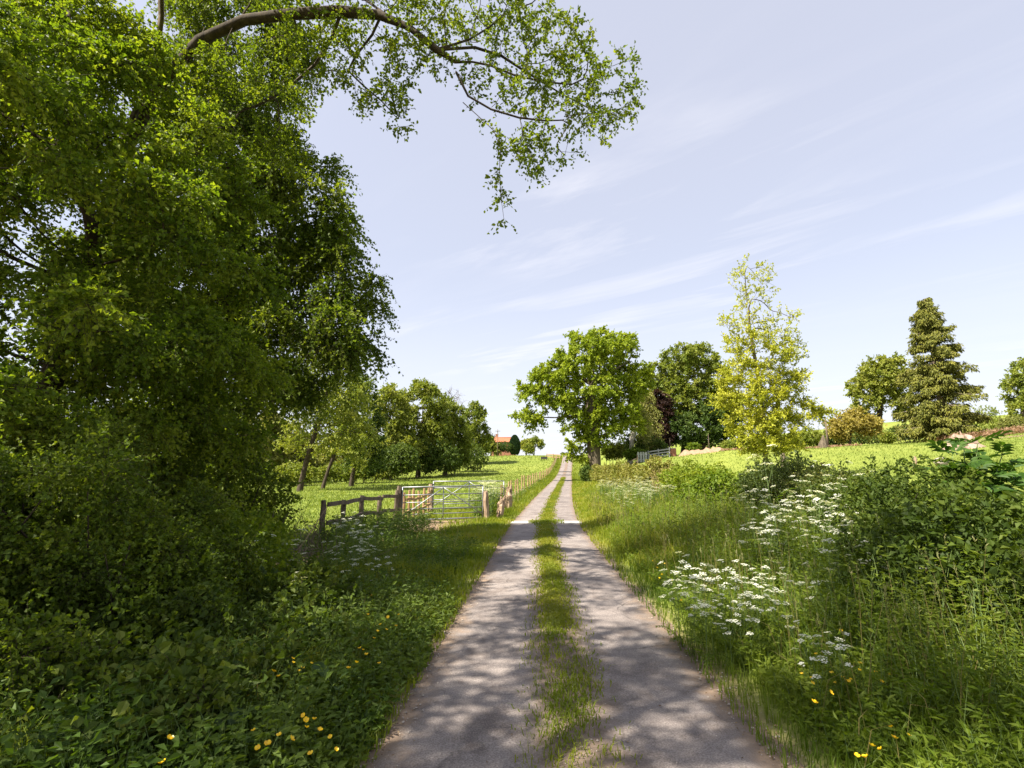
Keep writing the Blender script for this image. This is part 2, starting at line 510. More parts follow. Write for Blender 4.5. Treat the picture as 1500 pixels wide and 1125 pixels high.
def noise_mat(name, cols, scale=5.0, rough=.85, detail=6, bump=.3, stretch=(1, 1, 1), spec=.3, metal=0.0, bdist=.02, coord="Object"):
    m, t, o = mat_new(name)
    n = t.nodes.new; l = t.links.new
    tc_ = n("ShaderNodeTexCoord"); mp_ = n("ShaderNodeMapping"); mp_.inputs["Scale"].default_value = stretch
    l(tc_.outputs[coord], mp_.inputs[0])
    nz = n("ShaderNodeTexNoise"); nz.inputs["Scale"].default_value = scale; nz.inputs["Detail"].default_value = detail; nz.inputs["Roughness"].default_value = .65
    l(mp_.outputs[0], nz.inputs["Vector"])
    r_ = n("ShaderNodeValToRGB"); e = r_.color_ramp.elements
    e[0].position = .3; e[0].color = (*cols[0], 1); e[1].position = .7; e[1].color = (*cols[-1], 1)
    if len(cols) == 3: q = e.new(.5); q.color = (*cols[1], 1)
    l(nz.outputs["Fac"], r_.inputs[0])
    p = n("ShaderNodeBsdfPrincipled"); l(r_.outputs[0], p.inputs["Base Color"]); p.inputs["Roughness"].default_value = rough
    p.inputs["Specular IOR Level"].default_value = spec; p.inputs["Metallic"].default_value = metal
    if bump > 0:
        b = n("ShaderNodeBump"); b.inputs["Strength"].default_value = bump; b.inputs["Distance"].default_value = bdist
        l(nz.outputs["Fac"], b.inputs["Height"]); l(b.outputs[0], p.inputs["Normal"])
    l(p.outputs[0], o.inputs["Surface"])
    return m

M = {}
M['hawthorn'] = leaf_mat("leaf_hawthorn", (.048, .080, .008), (.095, .142, .013), (.17, .21, .024), .45, 1.5)
M['hazel'] = leaf_mat("leaf_near", (.065, .110, .009), (.125, .185, .016), (.23, .275, .03), .48, 1.5)
M['bough'] = leaf_mat("leaf_bough", (.08, .12, .012), (.14, .19, .018), (.25, .28, .03), .5, 1.5)
M['oak'] = leaf_mat("leaf_oak", (.14, .20, .014), (.205, .265, .02), (.28, .325, .03), .35, 1.3)
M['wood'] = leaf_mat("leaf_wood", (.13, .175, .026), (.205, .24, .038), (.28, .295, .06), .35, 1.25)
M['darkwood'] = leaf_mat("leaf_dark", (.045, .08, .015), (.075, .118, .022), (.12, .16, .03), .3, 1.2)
M['yellow'] = leaf_mat("leaf_yellow", (.29, .32, .03), (.41, .42, .045), (.52, .50, .08), .4, 1.2)
M['copper'] = leaf_mat("leaf_copper", (.026, .014, .012), (.04, .02, .016), (.065, .03, .022), .3, 1.0)
M['willow'] = leaf_mat("leaf_pale", (.17, .19, .05), (.25, .26, .07), (.32, .31, .11), .35, 1.2)
M['spruce'] = leaf_mat("needles_spruce", (.105, .118, .02), (.165, .168, .028), (.24, .225, .04), .15, 1.0)
M['cypress'] = leaf_mat("needles_cypress", (.018, .040, .014), (.025, .055, .018), (.04, .07, .022), .1, 1.0)
M['maple'] = leaf_mat("leaf_maple", (.20, .17, .04), (.28, .23, .05), (.34, .29, .08), .4, 1.2)
M['hedge'] = leaf_mat("leaf_hedge", (.050, .075, .018), (.085, .115, .024), (.15, .13, .04), .4, 1.3)
M['hedgelit'] = leaf_mat("leaf_hedge_yellow", (.09, .15, .014), (.15, .21, .02), (.22, .26, .03), .42, 1.3)
M['hedgeclip'] = leaf_mat("leaf_hedge_clipped", (.13, .15, .03), (.19, .20, .04), (.25, .23, .06), .35, 1.2)
M['bramble'] = leaf_mat("leaf_bramble", (.036, .062, .009), (.075, .112, .014), (.14, .17, .026), .38, 1.3, .6, .2)
M['elder'] = leaf_mat("leaf_elder", (.030, .070, .010), (.045, .098, .013), (.065, .125, .018), .35, 1.3, .55, .2)
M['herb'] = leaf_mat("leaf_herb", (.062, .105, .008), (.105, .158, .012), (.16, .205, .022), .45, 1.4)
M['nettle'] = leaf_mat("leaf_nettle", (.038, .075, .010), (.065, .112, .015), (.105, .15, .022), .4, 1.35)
M['dock'] = leaf_mat("leaf_dock", (.026, .055, .013), (.038, .07, .016), (.055, .088, .022), .3, 1.25, .6, .2, 6.0)
M['grass'] = leaf_mat("grass_verge", (.095, .140, .010), (.155, .200, .014), (.23, .245, .026), .45, 1.35, .5, .3, .5)
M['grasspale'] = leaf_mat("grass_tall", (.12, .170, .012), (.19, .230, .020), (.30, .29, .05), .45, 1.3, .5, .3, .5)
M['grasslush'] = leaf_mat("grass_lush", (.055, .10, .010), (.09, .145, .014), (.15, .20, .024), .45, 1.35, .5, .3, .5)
M['grassfield'] = leaf_mat("grass_field", (.145, .200, .036), (.19, .238, .048), (.25, .275, .07), .35, 1.25, .6, .2, .45)
M['drygrass'] = leaf_mat("grass_dry", (.20, .17, .06), (.26, .22, .08), (.30, .24, .11), .3, 1.1)
M['litter'] = leaf_mat("litter_brown", (.09, .055, .03), (.16, .10, .055), (.24, .17, .09), .2, 1.0)
M['seed'] = leaf_mat("seed_head", (.17, .19, .07), (.24, .24, .10), (.30, .27, .15), .35, 1.1)
M['bracken'] = leaf_mat("bracken_dead", (.26, .16, .10), (.34, .21, .14), (.38, .27, .17), .25, 1.0)
M['white'] = leaf_mat("petal_white", (.62, .64, .57), (.72, .73, .67), (.80, .80, .75), .35, 1.0)
M['buttercup'] = leaf_mat("petal_yellow", (.75, .44, .01), (.82, .53, .012), (.86, .60, .02), .25, 1.0, .3, .5)
M['stem'] = noise_mat("stem_green", [(.07, .12, .03), (.13, .18, .05)], 8, .6, 2, 0)
M['bark'] = noise_mat("bark_grey_brown", [(.045, .035, .025), (.10, .08, .055), (.17, .14, .10)], 9, .9, 8, .7, (1, 1, .25), .2, 0, .03)
M['barkdark'] = noise_mat("bark_dark", [(.022, .017, .013), (.05, .038, .026), (.085, .066, .045)], 12, .9, 8, .7, (1, 1, .3), .2, 0, .02)
M['barkpale'] = noise_mat("bark_pale", [(.25, .22, .18), (.42, .38, .33), (.5, .46, .4)], 6, .85, 6, .4, (1, 1, .4), .2, 0, .02)
M['barkspruce'] = noise_mat("bark_spruce", [(.16, .12, .09), (.28, .22, .17), (.36, .29, .23)], 8, .9, 6, .5, (1, 1, .3))
M['oldwood'] = noise_mat("weathered_wood", [(.055, .042, .03), (.125, .095, .068), (.21, .165, .125)], 10, .85, 8, .5, (1, 1, .15), .25, 0, .01)
M['newwood'] = noise_mat("orange_wood", [(.20, .12, .06), (.33, .21, .11), (.42, .28, .16)], 9, .8, 6, .3, (1, 1, .15), .25, 0, .01)
M['splitwood'] = noise_mat("split_pale_wood", [(.15, .10, .065), (.33, .235, .16), (.48, .36, .27)], 9, .85, 8, .8, (1, 1, .2), .2, 0, .03)
M['stump'] = noise_mat("stump_wood", [(.17, .11, .085), (.32, .225, .18), (.42, .32, .265)], 5, .9, 8, .8, (1, 1, .35), .2, 0, .05)
M['steel'] = noise_mat("galvanised_steel", [(.20, .21, .22), (.30, .31, .325)], 30, .5, 4, .05, (1, 1, 1), .5, .75)
M['wire'] = noise_mat("wire_rusty", [(.24, .16, .11), (.34, .25, .19)], 20, .6, 2, 0, (1, 1, 1), .4, .5)
M['brick'] = noise_mat("brick_red", [(.24, .11, .07), (.36, .17, .11)], 7, .9, 5, .2)
M['rooftile'] = noise_mat("roof_tile_red", [(.30, .105, .055), (.42, .155, .085)], 3, .85, 5, .2)
M['soil'] = noise_mat("bare_soil_pink", [(.22, .14, .09), (.36, .235, .16)], 4, .95, 8, .6, (1, 1, 1), .1, 0, .04)
M['stone'] = noise_mat("pale_stone", [(.24, .20, .17), (.36, .31, .27)], 5, .9, 6, .5)
M['gravel'] = noise_mat("loose_gravel", [(.16, .14, .125), (.30, .265, .235), (.42, .375, .335)], 9, .9, 3, 0, (1, 1, 1), .2, 0, .01, "Object")
M['concrete'] = noise_mat("concrete_grey", [(.26, .255, .245), (.38, .37, .355)], 7, .9, 8, .4)
M['laneshade'] = noise_mat("lane_shadow", [(.035, .032, .03), (.07, .062, .058)], 6, .8, 6, .3)  # dark tone for the shadow stripes painted on the lane
M['paintgrey'] = noise_mat("grey_paint", [(.22, .225, .24), (.32, .325, .34)], 8, .6, 4, .05)
M['dark'] = noise_mat("dark_metal", [(.03, .03, .03), (.06, .055, .05)], 8, .6, 4, .05)
M['glass'] = noise_mat("window_glass", [(.03, .035, .04), (.05, .055, .06)], 3, .1, 2, 0, (1, 1, 1), .6)

# lane surface: two worn wheel tracks, mossy dirt middle, dirt edges; u = across in metres, v = along
def lane_mat():
    m, t, o = mat_new("lane_tarmac")
    n = t.nodes.new; l = t.links.new
    uv = n("ShaderNodeUVMap"); uv.uv_map = "UVMap"
    sp = n("ShaderNodeSeparateXYZ"); l(uv.outputs[0], sp.inputs[0])
    tc_ = n("ShaderNodeTexCoord")
    def noise(s, d, rr=.6):
        z = n("ShaderNodeTexNoise"); z.inputs["Scale"].default_value = s; z.inputs["Detail"].default_value = d; z.inputs["Roughness"].default_value = rr
        l(tc_.outputs["Object"], z.inputs["Vector"]); return z
    def math_(op, a, b=None, clamp=False):
        q = n("ShaderNodeMath"); q.operation = op; q.use_clamp = clamp
        for i, z in enumerate((a, b)):
            if z is None: continue
            if isinstance(z, (int, float)): q.inputs[i].default_value = z
            else: l(z, q.inputs[i])
        return q.outputs[0]
    big, mid, fine = noise(.8, 5), noise(5, 6), noise(120, 3, .7)
    chip = n("ShaderNodeTexVoronoi"); chip.inputs["Scale"].default_value = 95; l(tc_.outputs["Object"], chip.inputs["Vector"])
    au = math_('ABSOLUTE', sp.outputs[0])
    wob = math_('MULTIPLY', math_('SUBTRACT', mid.outputs["Fac"], .5), .5)
    wob2 = math_('MULTIPLY', math_('SUBTRACT', big.outputs["Fac"], .5), .35)
    d = math_('ADD', math_('ADD', au, wob), wob2)
    mr = n("ShaderNodeMapRange"); mr.interpolation_type = 'SMOOTHSTEP'; l(d, mr.inputs[0]); mr.inputs[1].default_value = .42; mr.inputs[2].default_value = .12
    mr2 = n("ShaderNodeMapRange"); mr2.interpolation_type = 'SMOOTHSTEP'; l(d, mr2.inputs[0]); mr2.inputs[1].default_value = .90; mr2.inputs[2].default_value = 1.20
    base = n("ShaderNodeValToRGB"); e = base.color_ramp.elements
    e[0].position = .05; e[0].color = (.062, .054, .052, 1); e[1].position = .75; e[1].color = (.30, .268, .252, 1)
    q = e.new(.35); q.color = (.165, .146, .138, 1)
    fm = math_('ADD', math_('MULTIPLY', chip.outputs["Distance"], .55), math_('MULTIPLY', fine.outputs["Fac"], .40))
    l(fm, base.inputs[0])
    pt = n("ShaderNodeValToRGB"); e = pt.color_ramp.elements
    e[0].position = .32; e[0].color = (.62, .60, .61, 1); e[1].position = .66; e[1].color = (1.15, 1.12, 1.10, 1)
    l(big.outputs["Fac"], pt.inputs[0])
    mu = n("ShaderNodeMix"); mu.data_type = 'RGBA'; mu.blend_type = 'MULTIPLY'; mu.inputs["Factor"].default_value = 1
    l(base.outputs[0], mu.inputs["A"]); l(pt.outputs[0], mu.inputs["B"])
    dirt = n("ShaderNodeValToRGB"); e = dirt.color_ramp.elements
    e[0].position = .3; e[0].color = (.075, .054, .037, 1); e[1].position = .72; e[1].color = (.25, .18, .13, 1)
    l(mid.outputs["Fac"], dirt.inputs[0])
    msk = math_('MAXIMUM', math_('MULTIPLY', mr.outputs[0], .85), mr2.outputs[0], True)
    crk = n("ShaderNodeTexVoronoi"); crk.feature = 'DISTANCE_TO_EDGE'; crk.inputs["Scale"].default_value = 1.3
    wv = n("ShaderNodeMix"); wv.data_type = 'VECTOR'; wv.inputs["Factor"].default_value = .12; l(tc_.outputs["Object"], wv.inputs["A"]); l(mid.outputs["Color"], wv.inputs["B"]); l(wv.outputs["Result"], crk.inputs["Vector"])
    ck = n("ShaderNodeMapRange"); l(crk.outputs["Distance"], ck.inputs[0]); ck.inputs[1].default_value = .004; ck.inputs[2].default_value = .016; ck.inputs[3].default_value = .55; ck.inputs[4].default_value = 1.0
    ckm = n("ShaderNodeMapRange"); l(big.outputs["Fac"], ckm.inputs[0]); ckm.inputs[1].default_value = .46; ckm.inputs[2].default_value = .56
    ckx = n("ShaderNodeMix"); ckx.data_type = 'FLOAT'; l(ckm.outputs[0], ckx.inputs["Factor"]); ckx.inputs["A"].default_value = 1.0; l(ck.outputs[0], ckx.inputs["B"])
    mc = n("ShaderNodeMix"); mc.data_type = 'RGBA'; mc.blend_type = 'MULTIPLY'; mc.inputs["Factor"].default_value = 1; l(mu.outputs["Result"], mc.inputs["A"]); l(ckx.outputs["Result"], mc.inputs["B"])
    blot = noise(2.3, 8, .72); br_ = n("ShaderNodeValToRGB"); e = br_.color_ramp.elements
    e[0].position = .36; e[0].color = (.60, .565, .55, 1); e[1].position = .50; e[1].color = (1.05, 1.05, 1.05, 1); l(blot.outputs["Fac"], br_.inputs[0])
    mc2 = n("ShaderNodeMix"); mc2.data_type = 'RGBA'; mc2.blend_type = 'MULTIPLY'; mc2.inputs["Factor"].default_value = .8; l(mc.outputs["Result"], mc2.inputs["A"]); l(br_.outputs[0], mc2.inputs["B"]); mu = mc2
    m2 = n("ShaderNodeMix"); m2.data_type = 'RGBA'; l(msk, m2.inputs["Factor"]); l(mu.outputs["Result"], m2.inputs["A"]); l(dirt.outputs[0], m2.inputs["B"])
    p = n("ShaderNodeBsdfPrincipled"); p.inputs["Roughness"].default_value = .88; p.inputs["Specular IOR Level"].default_value = .25
    l(m2.outputs["Result"], p.inputs["Base Color"])
    b = n("ShaderNodeBump"); b.inputs["Strength"].default_value = .55; b.inputs["Distance"].default_value = .008
    l(fm, b.inputs["Height"]); l(b.outputs[0], p.inputs["Normal"]); l(p.outputs[0], o.inputs["Surface"])
    return m
M['lane'] = lane_mat()

def ground_mat():
    m, t, o = mat_new("meadow_ground")
    n = t.nodes.new; l = t.links.new
    tc_ = n("ShaderNodeTexCoord")
    def noise(s, d, rr=.6):
        z = n("ShaderNodeTexNoise"); z.inputs["Scale"].default_value = s; z.inputs["Detail"].default_value = d; z.inputs["Roughness"].default_value = rr
        l(tc_.outputs["Object"], z.inputs["Vector"]); return z
    a, b_, c = noise(.06, 5), noise(.7, 6, .7), noise(7, 4, .7)
    r1 = n("ShaderNodeValToRGB"); e = r1.color_ramp.elements
    e[0].position = .3; e[0].color = (.135, .185, .032, 1); e[1].position = .7; e[1].color = (.215, .25, .052, 1)
    l(a.outputs["Fac"], r1.inputs[0])
    r2 = n("ShaderNodeValToRGB"); e = r2.color_ramp.elements
    e[0].position = .25; e[0].color = (.62, .66, .6, 1); e[1].position = .75; e[1].color = (1.2, 1.12, 1.1, 1)
    ad = n("ShaderNodeMath"); ad.operation = 'MULTIPLY_ADD'; l(c.outputs["Fac"], ad.inputs[0]); ad.inputs[1].default_value = .5
    hb = n("ShaderNodeMath"); hb.operation = 'MULTIPLY'; hb.inputs[1].default_value = .5; l(b_.outputs["Fac"], hb.inputs[0]); l(hb.outputs[0], ad.inputs[2])
    l(ad.outputs[0], r2.inputs[0])
    mu = n("ShaderNodeMix"); mu.data_type = 'RGBA'; mu.blend_type = 'MULTIPLY'; mu.inputs["Factor"].default_value = 1
    l(r1.outputs[0], mu.inputs["A"]); l(r2.outputs[0], mu.inputs["B"])
    so = n("ShaderNodeValToRGB"); e = so.color_ramp.elements
    e[0].position = .3; e[0].color = (.10, .072, .045, 1); e[1].position = .75; e[1].color = (.34, .235, .165, 1)
    l(ad.outputs[0], so.inputs[0])
    at = n("ShaderNodeAttribute"); at.attribute_name = "soil"
    mk = n("ShaderNodeMath"); mk.operation = 'MULTIPLY_ADD'; mk.use_clamp = True
    l(b_.outputs["Fac"], mk.inputs[0]); mk.inputs[1].default_value = 1.2
    sb = n("ShaderNodeMath"); sb.operation = 'MULTIPLY_ADD'; l(at.outputs["Fac"], sb.inputs[0]); sb.inputs[1].default_value = 2.0; sb.inputs[2].default_value = -1.1
    l(sb.outputs[0], mk.inputs[2])
    m2 = n("ShaderNodeMix"); m2.data_type = 'RGBA'; l(mk.outputs[0], m2.inputs["Factor"]); l(mu.outputs["Result"], m2.inputs["A"]); l(so.outputs[0], m2.inputs["B"])
    p = n("ShaderNodeBsdfPrincipled"); p.inputs["Roughness"].default_value = .95; p.inputs["Specular IOR Level"].default_value = .1
    l(m2.outputs["Result"], p.inputs["Base Color"])
    bp = n("ShaderNodeBump"); bp.inputs["Strength"].default_value = .8; bp.inputs["Distance"].default_value = .06
    l(ad.outputs[0], bp.inputs["Height"]); l(bp.outputs[0], p.inputs["Normal"]); l(p.outputs[0], o.inputs["Surface"])
    return m
M['ground'] = ground_mat()

# ------------------------------------------------------------------ ground and lane
ys = np.unique(np.concatenate([np.arange(-40, -4, 3.0), np.arange(-4, 30, .35), np.arange(30, 60, .8), np.arange(60, 200, 1.6), np.arange(200, 400, 12.0), [420, 500, 650, 900, 1400]]))
ds = np.unique(np.concatenate([np.arange(-1.6, 1.61, .4), np.arange(1.6, 12, .35), np.arange(12, 40, 1.2), np.arange(40, 140, 4.0), [160, 200, 300, 500, 900],
                               -np.arange(1.6, 12, .35), -np.arange(12, 40, 1.2), -np.arange(40, 140, 4.0), [-160, -200, -300, -500, -900]]))
def soil_mask(x, y):
    d = x - cx(y)
    gate = np.exp(-(((x + 3.2) / 1.3) ** 2 + ((y - 17.6) / 2.0) ** 2))
    gate2 = .8 * np.exp(-(((x + 2.2) / 1.8) ** 2 + ((y - 19.6) / .6) ** 2))
    edge = .75 * np.exp(-((np.abs(d) - 1.3) / .22) ** 2)
    under = .8 * np.clip((-d - 3.4) / 1.5, 0, 1) * np.clip((16 - y) / 4, 0, 1)
    bed = .85 * np.exp(-(((y - 57 - .02 * x) / 2.0) ** 2)) * np.clip((x - 22) / 8, 0, 1)
    hedge = .6 * np.exp(-((d - 5.4) / .9) ** 2) * np.clip((24 - y) / 6, 0, 1)
    return np.clip(gate + gate2 + edge + under + bed + hedge, 0, 1)
mb = MB()
YY, DD = np.meshgrid(ys, ds, indexing='ij')
XX = cx(YY) + DD
ZZ = gz(XX, YY)
V = np.stack([XX, YY, ZZ], -1).reshape(-1, 3)
nr, nc = YY.shape
i, j = np.meshgrid(np.arange(nr - 1), np.arange(nc - 1), indexing='ij')
q = (i * nc + j).ravel()
mb.add(V, np.stack([q, q + 1, q + nc + 1, q + nc], -1))
ground = mb.build("ground", M['ground'], None, True)
tag(ground, "rolling green meadow on both sides of the lane", "meadow", kind="structure")
at = ground.data.attributes.new("soil", 'FLOAT', 'POINT')
at.data.foreach_set("value", soil_mask(XX, YY).ravel().astype(np.float32))

mb = MB()
yl = ys[(ys >= -30) & (ys <= 200)]
us = np.array([-1.24, -.93, -.62, -.31, 0, .31, .62, .93, 1.24])
YY, UU = np.meshgrid(yl, us, indexing='ij')
edge = np.where(np.abs(UU) > 1.2, np.sign(UU) * (.06 * _vn(YY, YY * 0 + UU, 1.9, 4) + .05 * _vn(YY, UU, 5.1, 1)), 0)
crown = .018 + .03 * np.exp(-(UU / .22) ** 2) - .012 * (np.abs(UU) > 1.2)
Vv = np.stack([cx(YY) + UU + edge, YY, lz(YY) + crown], -1)
nr, nc = YY.shape
i, j = np.meshgrid(np.arange(nr - 1), np.arange(nc - 1), indexing='ij')
q = (i * nc + j).ravel()
Fl = np.stack([q, q + 1, q + nc + 1, q + nc], -1)
mb.add(Vv.reshape(-1, 3), Fl)
lane = mb.build("lane", M['lane'], None, True)
tag(lane, "narrow pale tarmac lane with a grassy middle strip", "lane", kind="structure")
uvl = lane.data.uv_layers.new(name="UVMap")
uvs = np.stack([UU + edge, YY], -1).reshape(-1, 2)
uvl.data.foreach_set("uv", uvs[Fl.ravel()].ravel().astype(np.float32))

def lane_strip(name, y0, y1, u0, u1, mat, lift, n=6, wob=.03):
    b = MB(); yy = np.linspace(y0, y1, n); uu = np.linspace(u0, u1, 9)
    A_, B_ = np.meshgrid(yy, uu, indexing='ij')
    A_ = A_ + wob * _vn(B_ * 3, A_, 2.1, 5)
    cr_ = .018 + .03 * np.exp(-(B_ / .22) ** 2)
    Vs = np.stack([cx(A_) + B_, A_, lz(A_) + cr_ + lift], -1)
    a_, c_ = np.meshgrid(np.arange(n - 1), np.arange(8), indexing='ij'); k = (a_ * 9 + c_).ravel()
    b.add(Vs.reshape(-1, 3), np.stack([k, k + 1, k + 10, k + 9], -1))
    return b.build(name, mat, lane, True)
lane_strip("drain_strip", 18.0, 18.85, -1.22, -.42, M['concrete'], .008)
lane_strip("drain_strip", 18.0, 18.85, .42, 1.22, M['concrete'], .008)
lane_strip("shadow_band", 82.5, 85.0, -1.1, 1.15, M['laneshade'], .014, wob=.3)  # two dark bands paint shadow stripes across the far lane
lane_strip("shadow_band", 92.5, 94.5, -1.15, 1.1, M['laneshade'], .014, wob=.3)

# loose gravel along the lane edges and middle
def gravel():
    b = MB(); n = 3200
    y = 2.4 + 14 * rng.random(n) ** 1.6
    side = rng.choice([-1, 1, 0], n, p=[.36, .36, .28])
    d = np.where(side == 0, rng.normal(0, .26, n), side * (1.20 + rng.normal(0, .12, n)))
    s = .0035 + .008 * rng.random(n) ** 3
    x = cx(y) + d
    z = lz(y) + .018 + .03 * np.exp(-(d / .22) ** 2) * (np.abs(d) < 1.2) - .012 * (np.abs(d) > 1.2) + s * .2
    oc = np.array([[1, 0, 0], [0, 1, 0], [-1, 0, 0], [0, -1, 0], [0, 0, .75], [0, 0, -.6]])
    Vv = np.stack([x, y, z], -1)[:, None] + oc[None] * (s[:, None, None] * (.7 + .6 * rng.random((n, 6, 1))))
    Fo = np.array([[0, 1, 4], [1, 2, 4], [2, 3, 4], [3, 0, 4], [1, 0, 5], [2, 1, 5], [3, 2, 5], [0, 3, 5]])
    b.add(Vv.reshape(-1, 3), (np.arange(n)[:, None, None] * 6 + Fo[None]).reshape(-1, 3))
    tag(b.build("gravel", M['gravel']), "loose grit along the lane edges", "gravel", kind="stuff")
gravel()

# ------------------------------------------------------------------ grass
def blades(mb, x, y, h, wd, lean=.35, seg=2, z=None, sizes=None):
    n = len(x)
    z = gz(x, y) - .01 if z is None else z
    P = np.stack([x, y, z], -1)
    th = rng.random(n) * 2 * math.pi
    ld = np.stack([np.cos(th), np.sin(th), np.zeros(n)], -1)
    ph = rng.random(n) * math.pi
    sd_ = np.stack([np.cos(ph), np.sin(ph), np.zeros(n)], -1) * (wd / 2)[:, None]
    le = (lean * rng.random(n) * h)[:, None]
    cl = .5 + .35 * _vn(x, y, 1.7, 6) + .3 * (rng.random(n) - .5)
    upv = np.array([0, 0, 1.0])
    if seg == 1:
        Vv = np.stack([P - sd_, P + sd_, P + upv * h[:, None] + ld * le], 1)
        mb.add(Vv.reshape(-1, 3), np.arange(n * 3).reshape(-1, 3), np.clip(cl, 0, 1))
    else:
        Mi = P + upv * (h * .6)[:, None] + ld * le * .3
        Ti = P + upv * (h * (1 - .25 * lean))[:, None] + ld * le
        Vv = np.stack([P - sd_, P + sd_, Mi + sd_ * .8, Mi - sd_ * .8, Ti], 1)
        b = (np.arange(n) * 5)[:, None]
        mb.add(Vv.reshape(-1, 3), b + np.array([[0, 1, 2, 3]]), np.clip(cl, 0, 1))
        mb.f.append(b + np.array([[3, 2, 4]]) + mb.n - n * 5); mb.a.append(np.clip(cl, 0, 1)); mb.m.append(np.zeros(n, int))

def logy(n, y0, y1): return y0 * (y1 / y0) ** rng.random(n)

def make_grass():
    # mown-looking left verge up to the gate
    b = MB(); n = 38000
    y = logy(n, 2.6, 24); d = -1.16 - 3.4 * rng.random(n) ** 1.15
    x = cx(y) + d
    keep = (soil_mask(x, y) * (np.abs(d) > 1.7) < .35 + .4 * rng.random(n)) & (rng.random(n) < .4 + 1.2 * (-d - 1.1))
    x, y, d = x[keep], y[keep], d[keep]
    tall = np.clip((-d - 1.3) / 1.2, 0, 1) * np.clip((13 - y) / 6, .12, 1)
    h = (.07 + .10 * rng.random(len(x))) * (1 + 2.0 * tall) * (.8 + .4 * _vn(x, y, 1.3, 2))
    blades(b, x, y, np.abs(h) + .03, .0035 + .0011 * y, .8)
    tag(b.build("verge_grass", M['grass']), "grass verge left of the lane below the gate", "grass", kind="stuff")
    # middle strip
    b = MB(); n = 32000
    y = logy(n, 2.6, 75); d = rng.normal(0, .14, n) * (1 + .25 * _vn(y, y * 0, .9, 3))
    dens = .62 + .5 * _vn(y, d * 2, 1.6, 9) + .5 * np.clip((y - 5.0) / 2.4, -1.1, 1)
    grid = ((y > 17.9) & (y < 19.0))
    d = np.where(grid, d * 2.2, d)
    keep = (rng.random(n) < dens) & (np.abs(d) < np.where(grid, .62, .40))
    y, d = y[keep], d[keep]
    x = cx(y) + d
    z = lz(y) + .018 + .03 * np.exp(-(d / .22) ** 2) - .01
    h = (.03 + .06 * rng.random(len(x))) * np.where((y > 17.9) & (y < 19), 1.7, 1)
    blades(b, x, y, h, .0035 + .0012 * y, 1.2, 2, z)
    tag(b.build("middle_grass", M['grass']), "patchy grass strip down the middle of the lane", "grass", kind="stuff")
    # right verge: low fringe then tall meadow grass
    b = MB(); n = 50000
    y = logy(n, 2.2, 50); d = 1.12 + 3.9 * rng.random(n) ** 1.1
    d = np.where(y > 22, 1.16 + (d - 1.16) * .8, d)
    x = cx(y) + d
    t_ = np.clip((d - 1.25) / .9, 0, 1)
    keep = rng.random(n) < .35 + .9 * t_ + .2
    x, y, t_ = x[keep], y[keep], t_[keep]
    h = (.08 + .10 * rng.random(len(x))) + t_ * (.14 + .38 * rng.random(len(x)) ** 1.3) * (.85 + .35 * _vn(x, y, 1.1, 5)) * np.where(y > 20, .75, 1)
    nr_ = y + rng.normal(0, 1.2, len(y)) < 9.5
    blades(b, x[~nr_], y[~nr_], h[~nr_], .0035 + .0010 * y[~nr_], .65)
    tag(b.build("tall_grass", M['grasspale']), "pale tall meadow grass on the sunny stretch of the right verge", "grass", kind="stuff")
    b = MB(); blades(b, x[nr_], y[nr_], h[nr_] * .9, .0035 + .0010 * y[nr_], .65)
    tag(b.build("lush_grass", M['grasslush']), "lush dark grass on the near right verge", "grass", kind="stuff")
    # left strip between lane and wire fence, beyond the gate
    b = MB(); n = 15000
    y = logy(n, 21, 130); d = -1.15 - 1.9 * rng.random(n); x = cx(y) + d
    blades(b, x, y, .10 + .18 * rng.random(n), .004 + .0012 * y, .8, 1)
    n = 9000
    y = logy(n, 48, 130); d = 1.2 + 4.5 * rng.random(n); x = cx(y) + d
    blades(b, x, y, .10 + .15 * rng.random(n), .004 + .0012 * y, .8, 1)
    tag(b.build("roadside_grass", M['grass']), "roadside grass along the lane beyond the gate", "grass", kind="stuff")
    # pasture, both sides
    b = MB(); n = 90000
    y = logy(n, 13, 140); x = -y * (.62 * rng.random(n)) + cx(y) - 2.2
    keep = (x < np.where(y < 24, -4.4, 1e9)) | (y > 19.8)
    x, y = x[keep], y[keep]
    blades(b, x, y, (.05 + .09 * rng.random(len(x))) * (1 + y / 120), .006 + .0016 * y, .9, 1)
    n = 60000
    y = logy(n, 8, 80); x = cx(y) + 6.5 + (y * 1.05) * rng.random(n)
    blades(b, x, y, (.05 + .09 * rng.random(n)) * (1 + y / 120), .006 + .0016 * y, .9, 1)
    tag(b.build("pasture_grass", M['grassfield']), "short sunlit pasture grass on the fields", "grass", kind="stuff")
    # scattered dead stalks
    b = MB(); n = 900
    y = logy(n, 3, 40); d = np.where(rng.random(n) < .6, 1.5 + 3.2 * rng.random(n), -1.8 - 2 * rng.random(n))
    blades(b, cx(y) + d, y, .2 + .4 * rng.random(n), .003 + .0007 * y, .9)
    tag(b.build("dry_grass", M['drygrass']), "scattered dry straw stalks in the verges", "grass", kind="stuff")
make_grass()

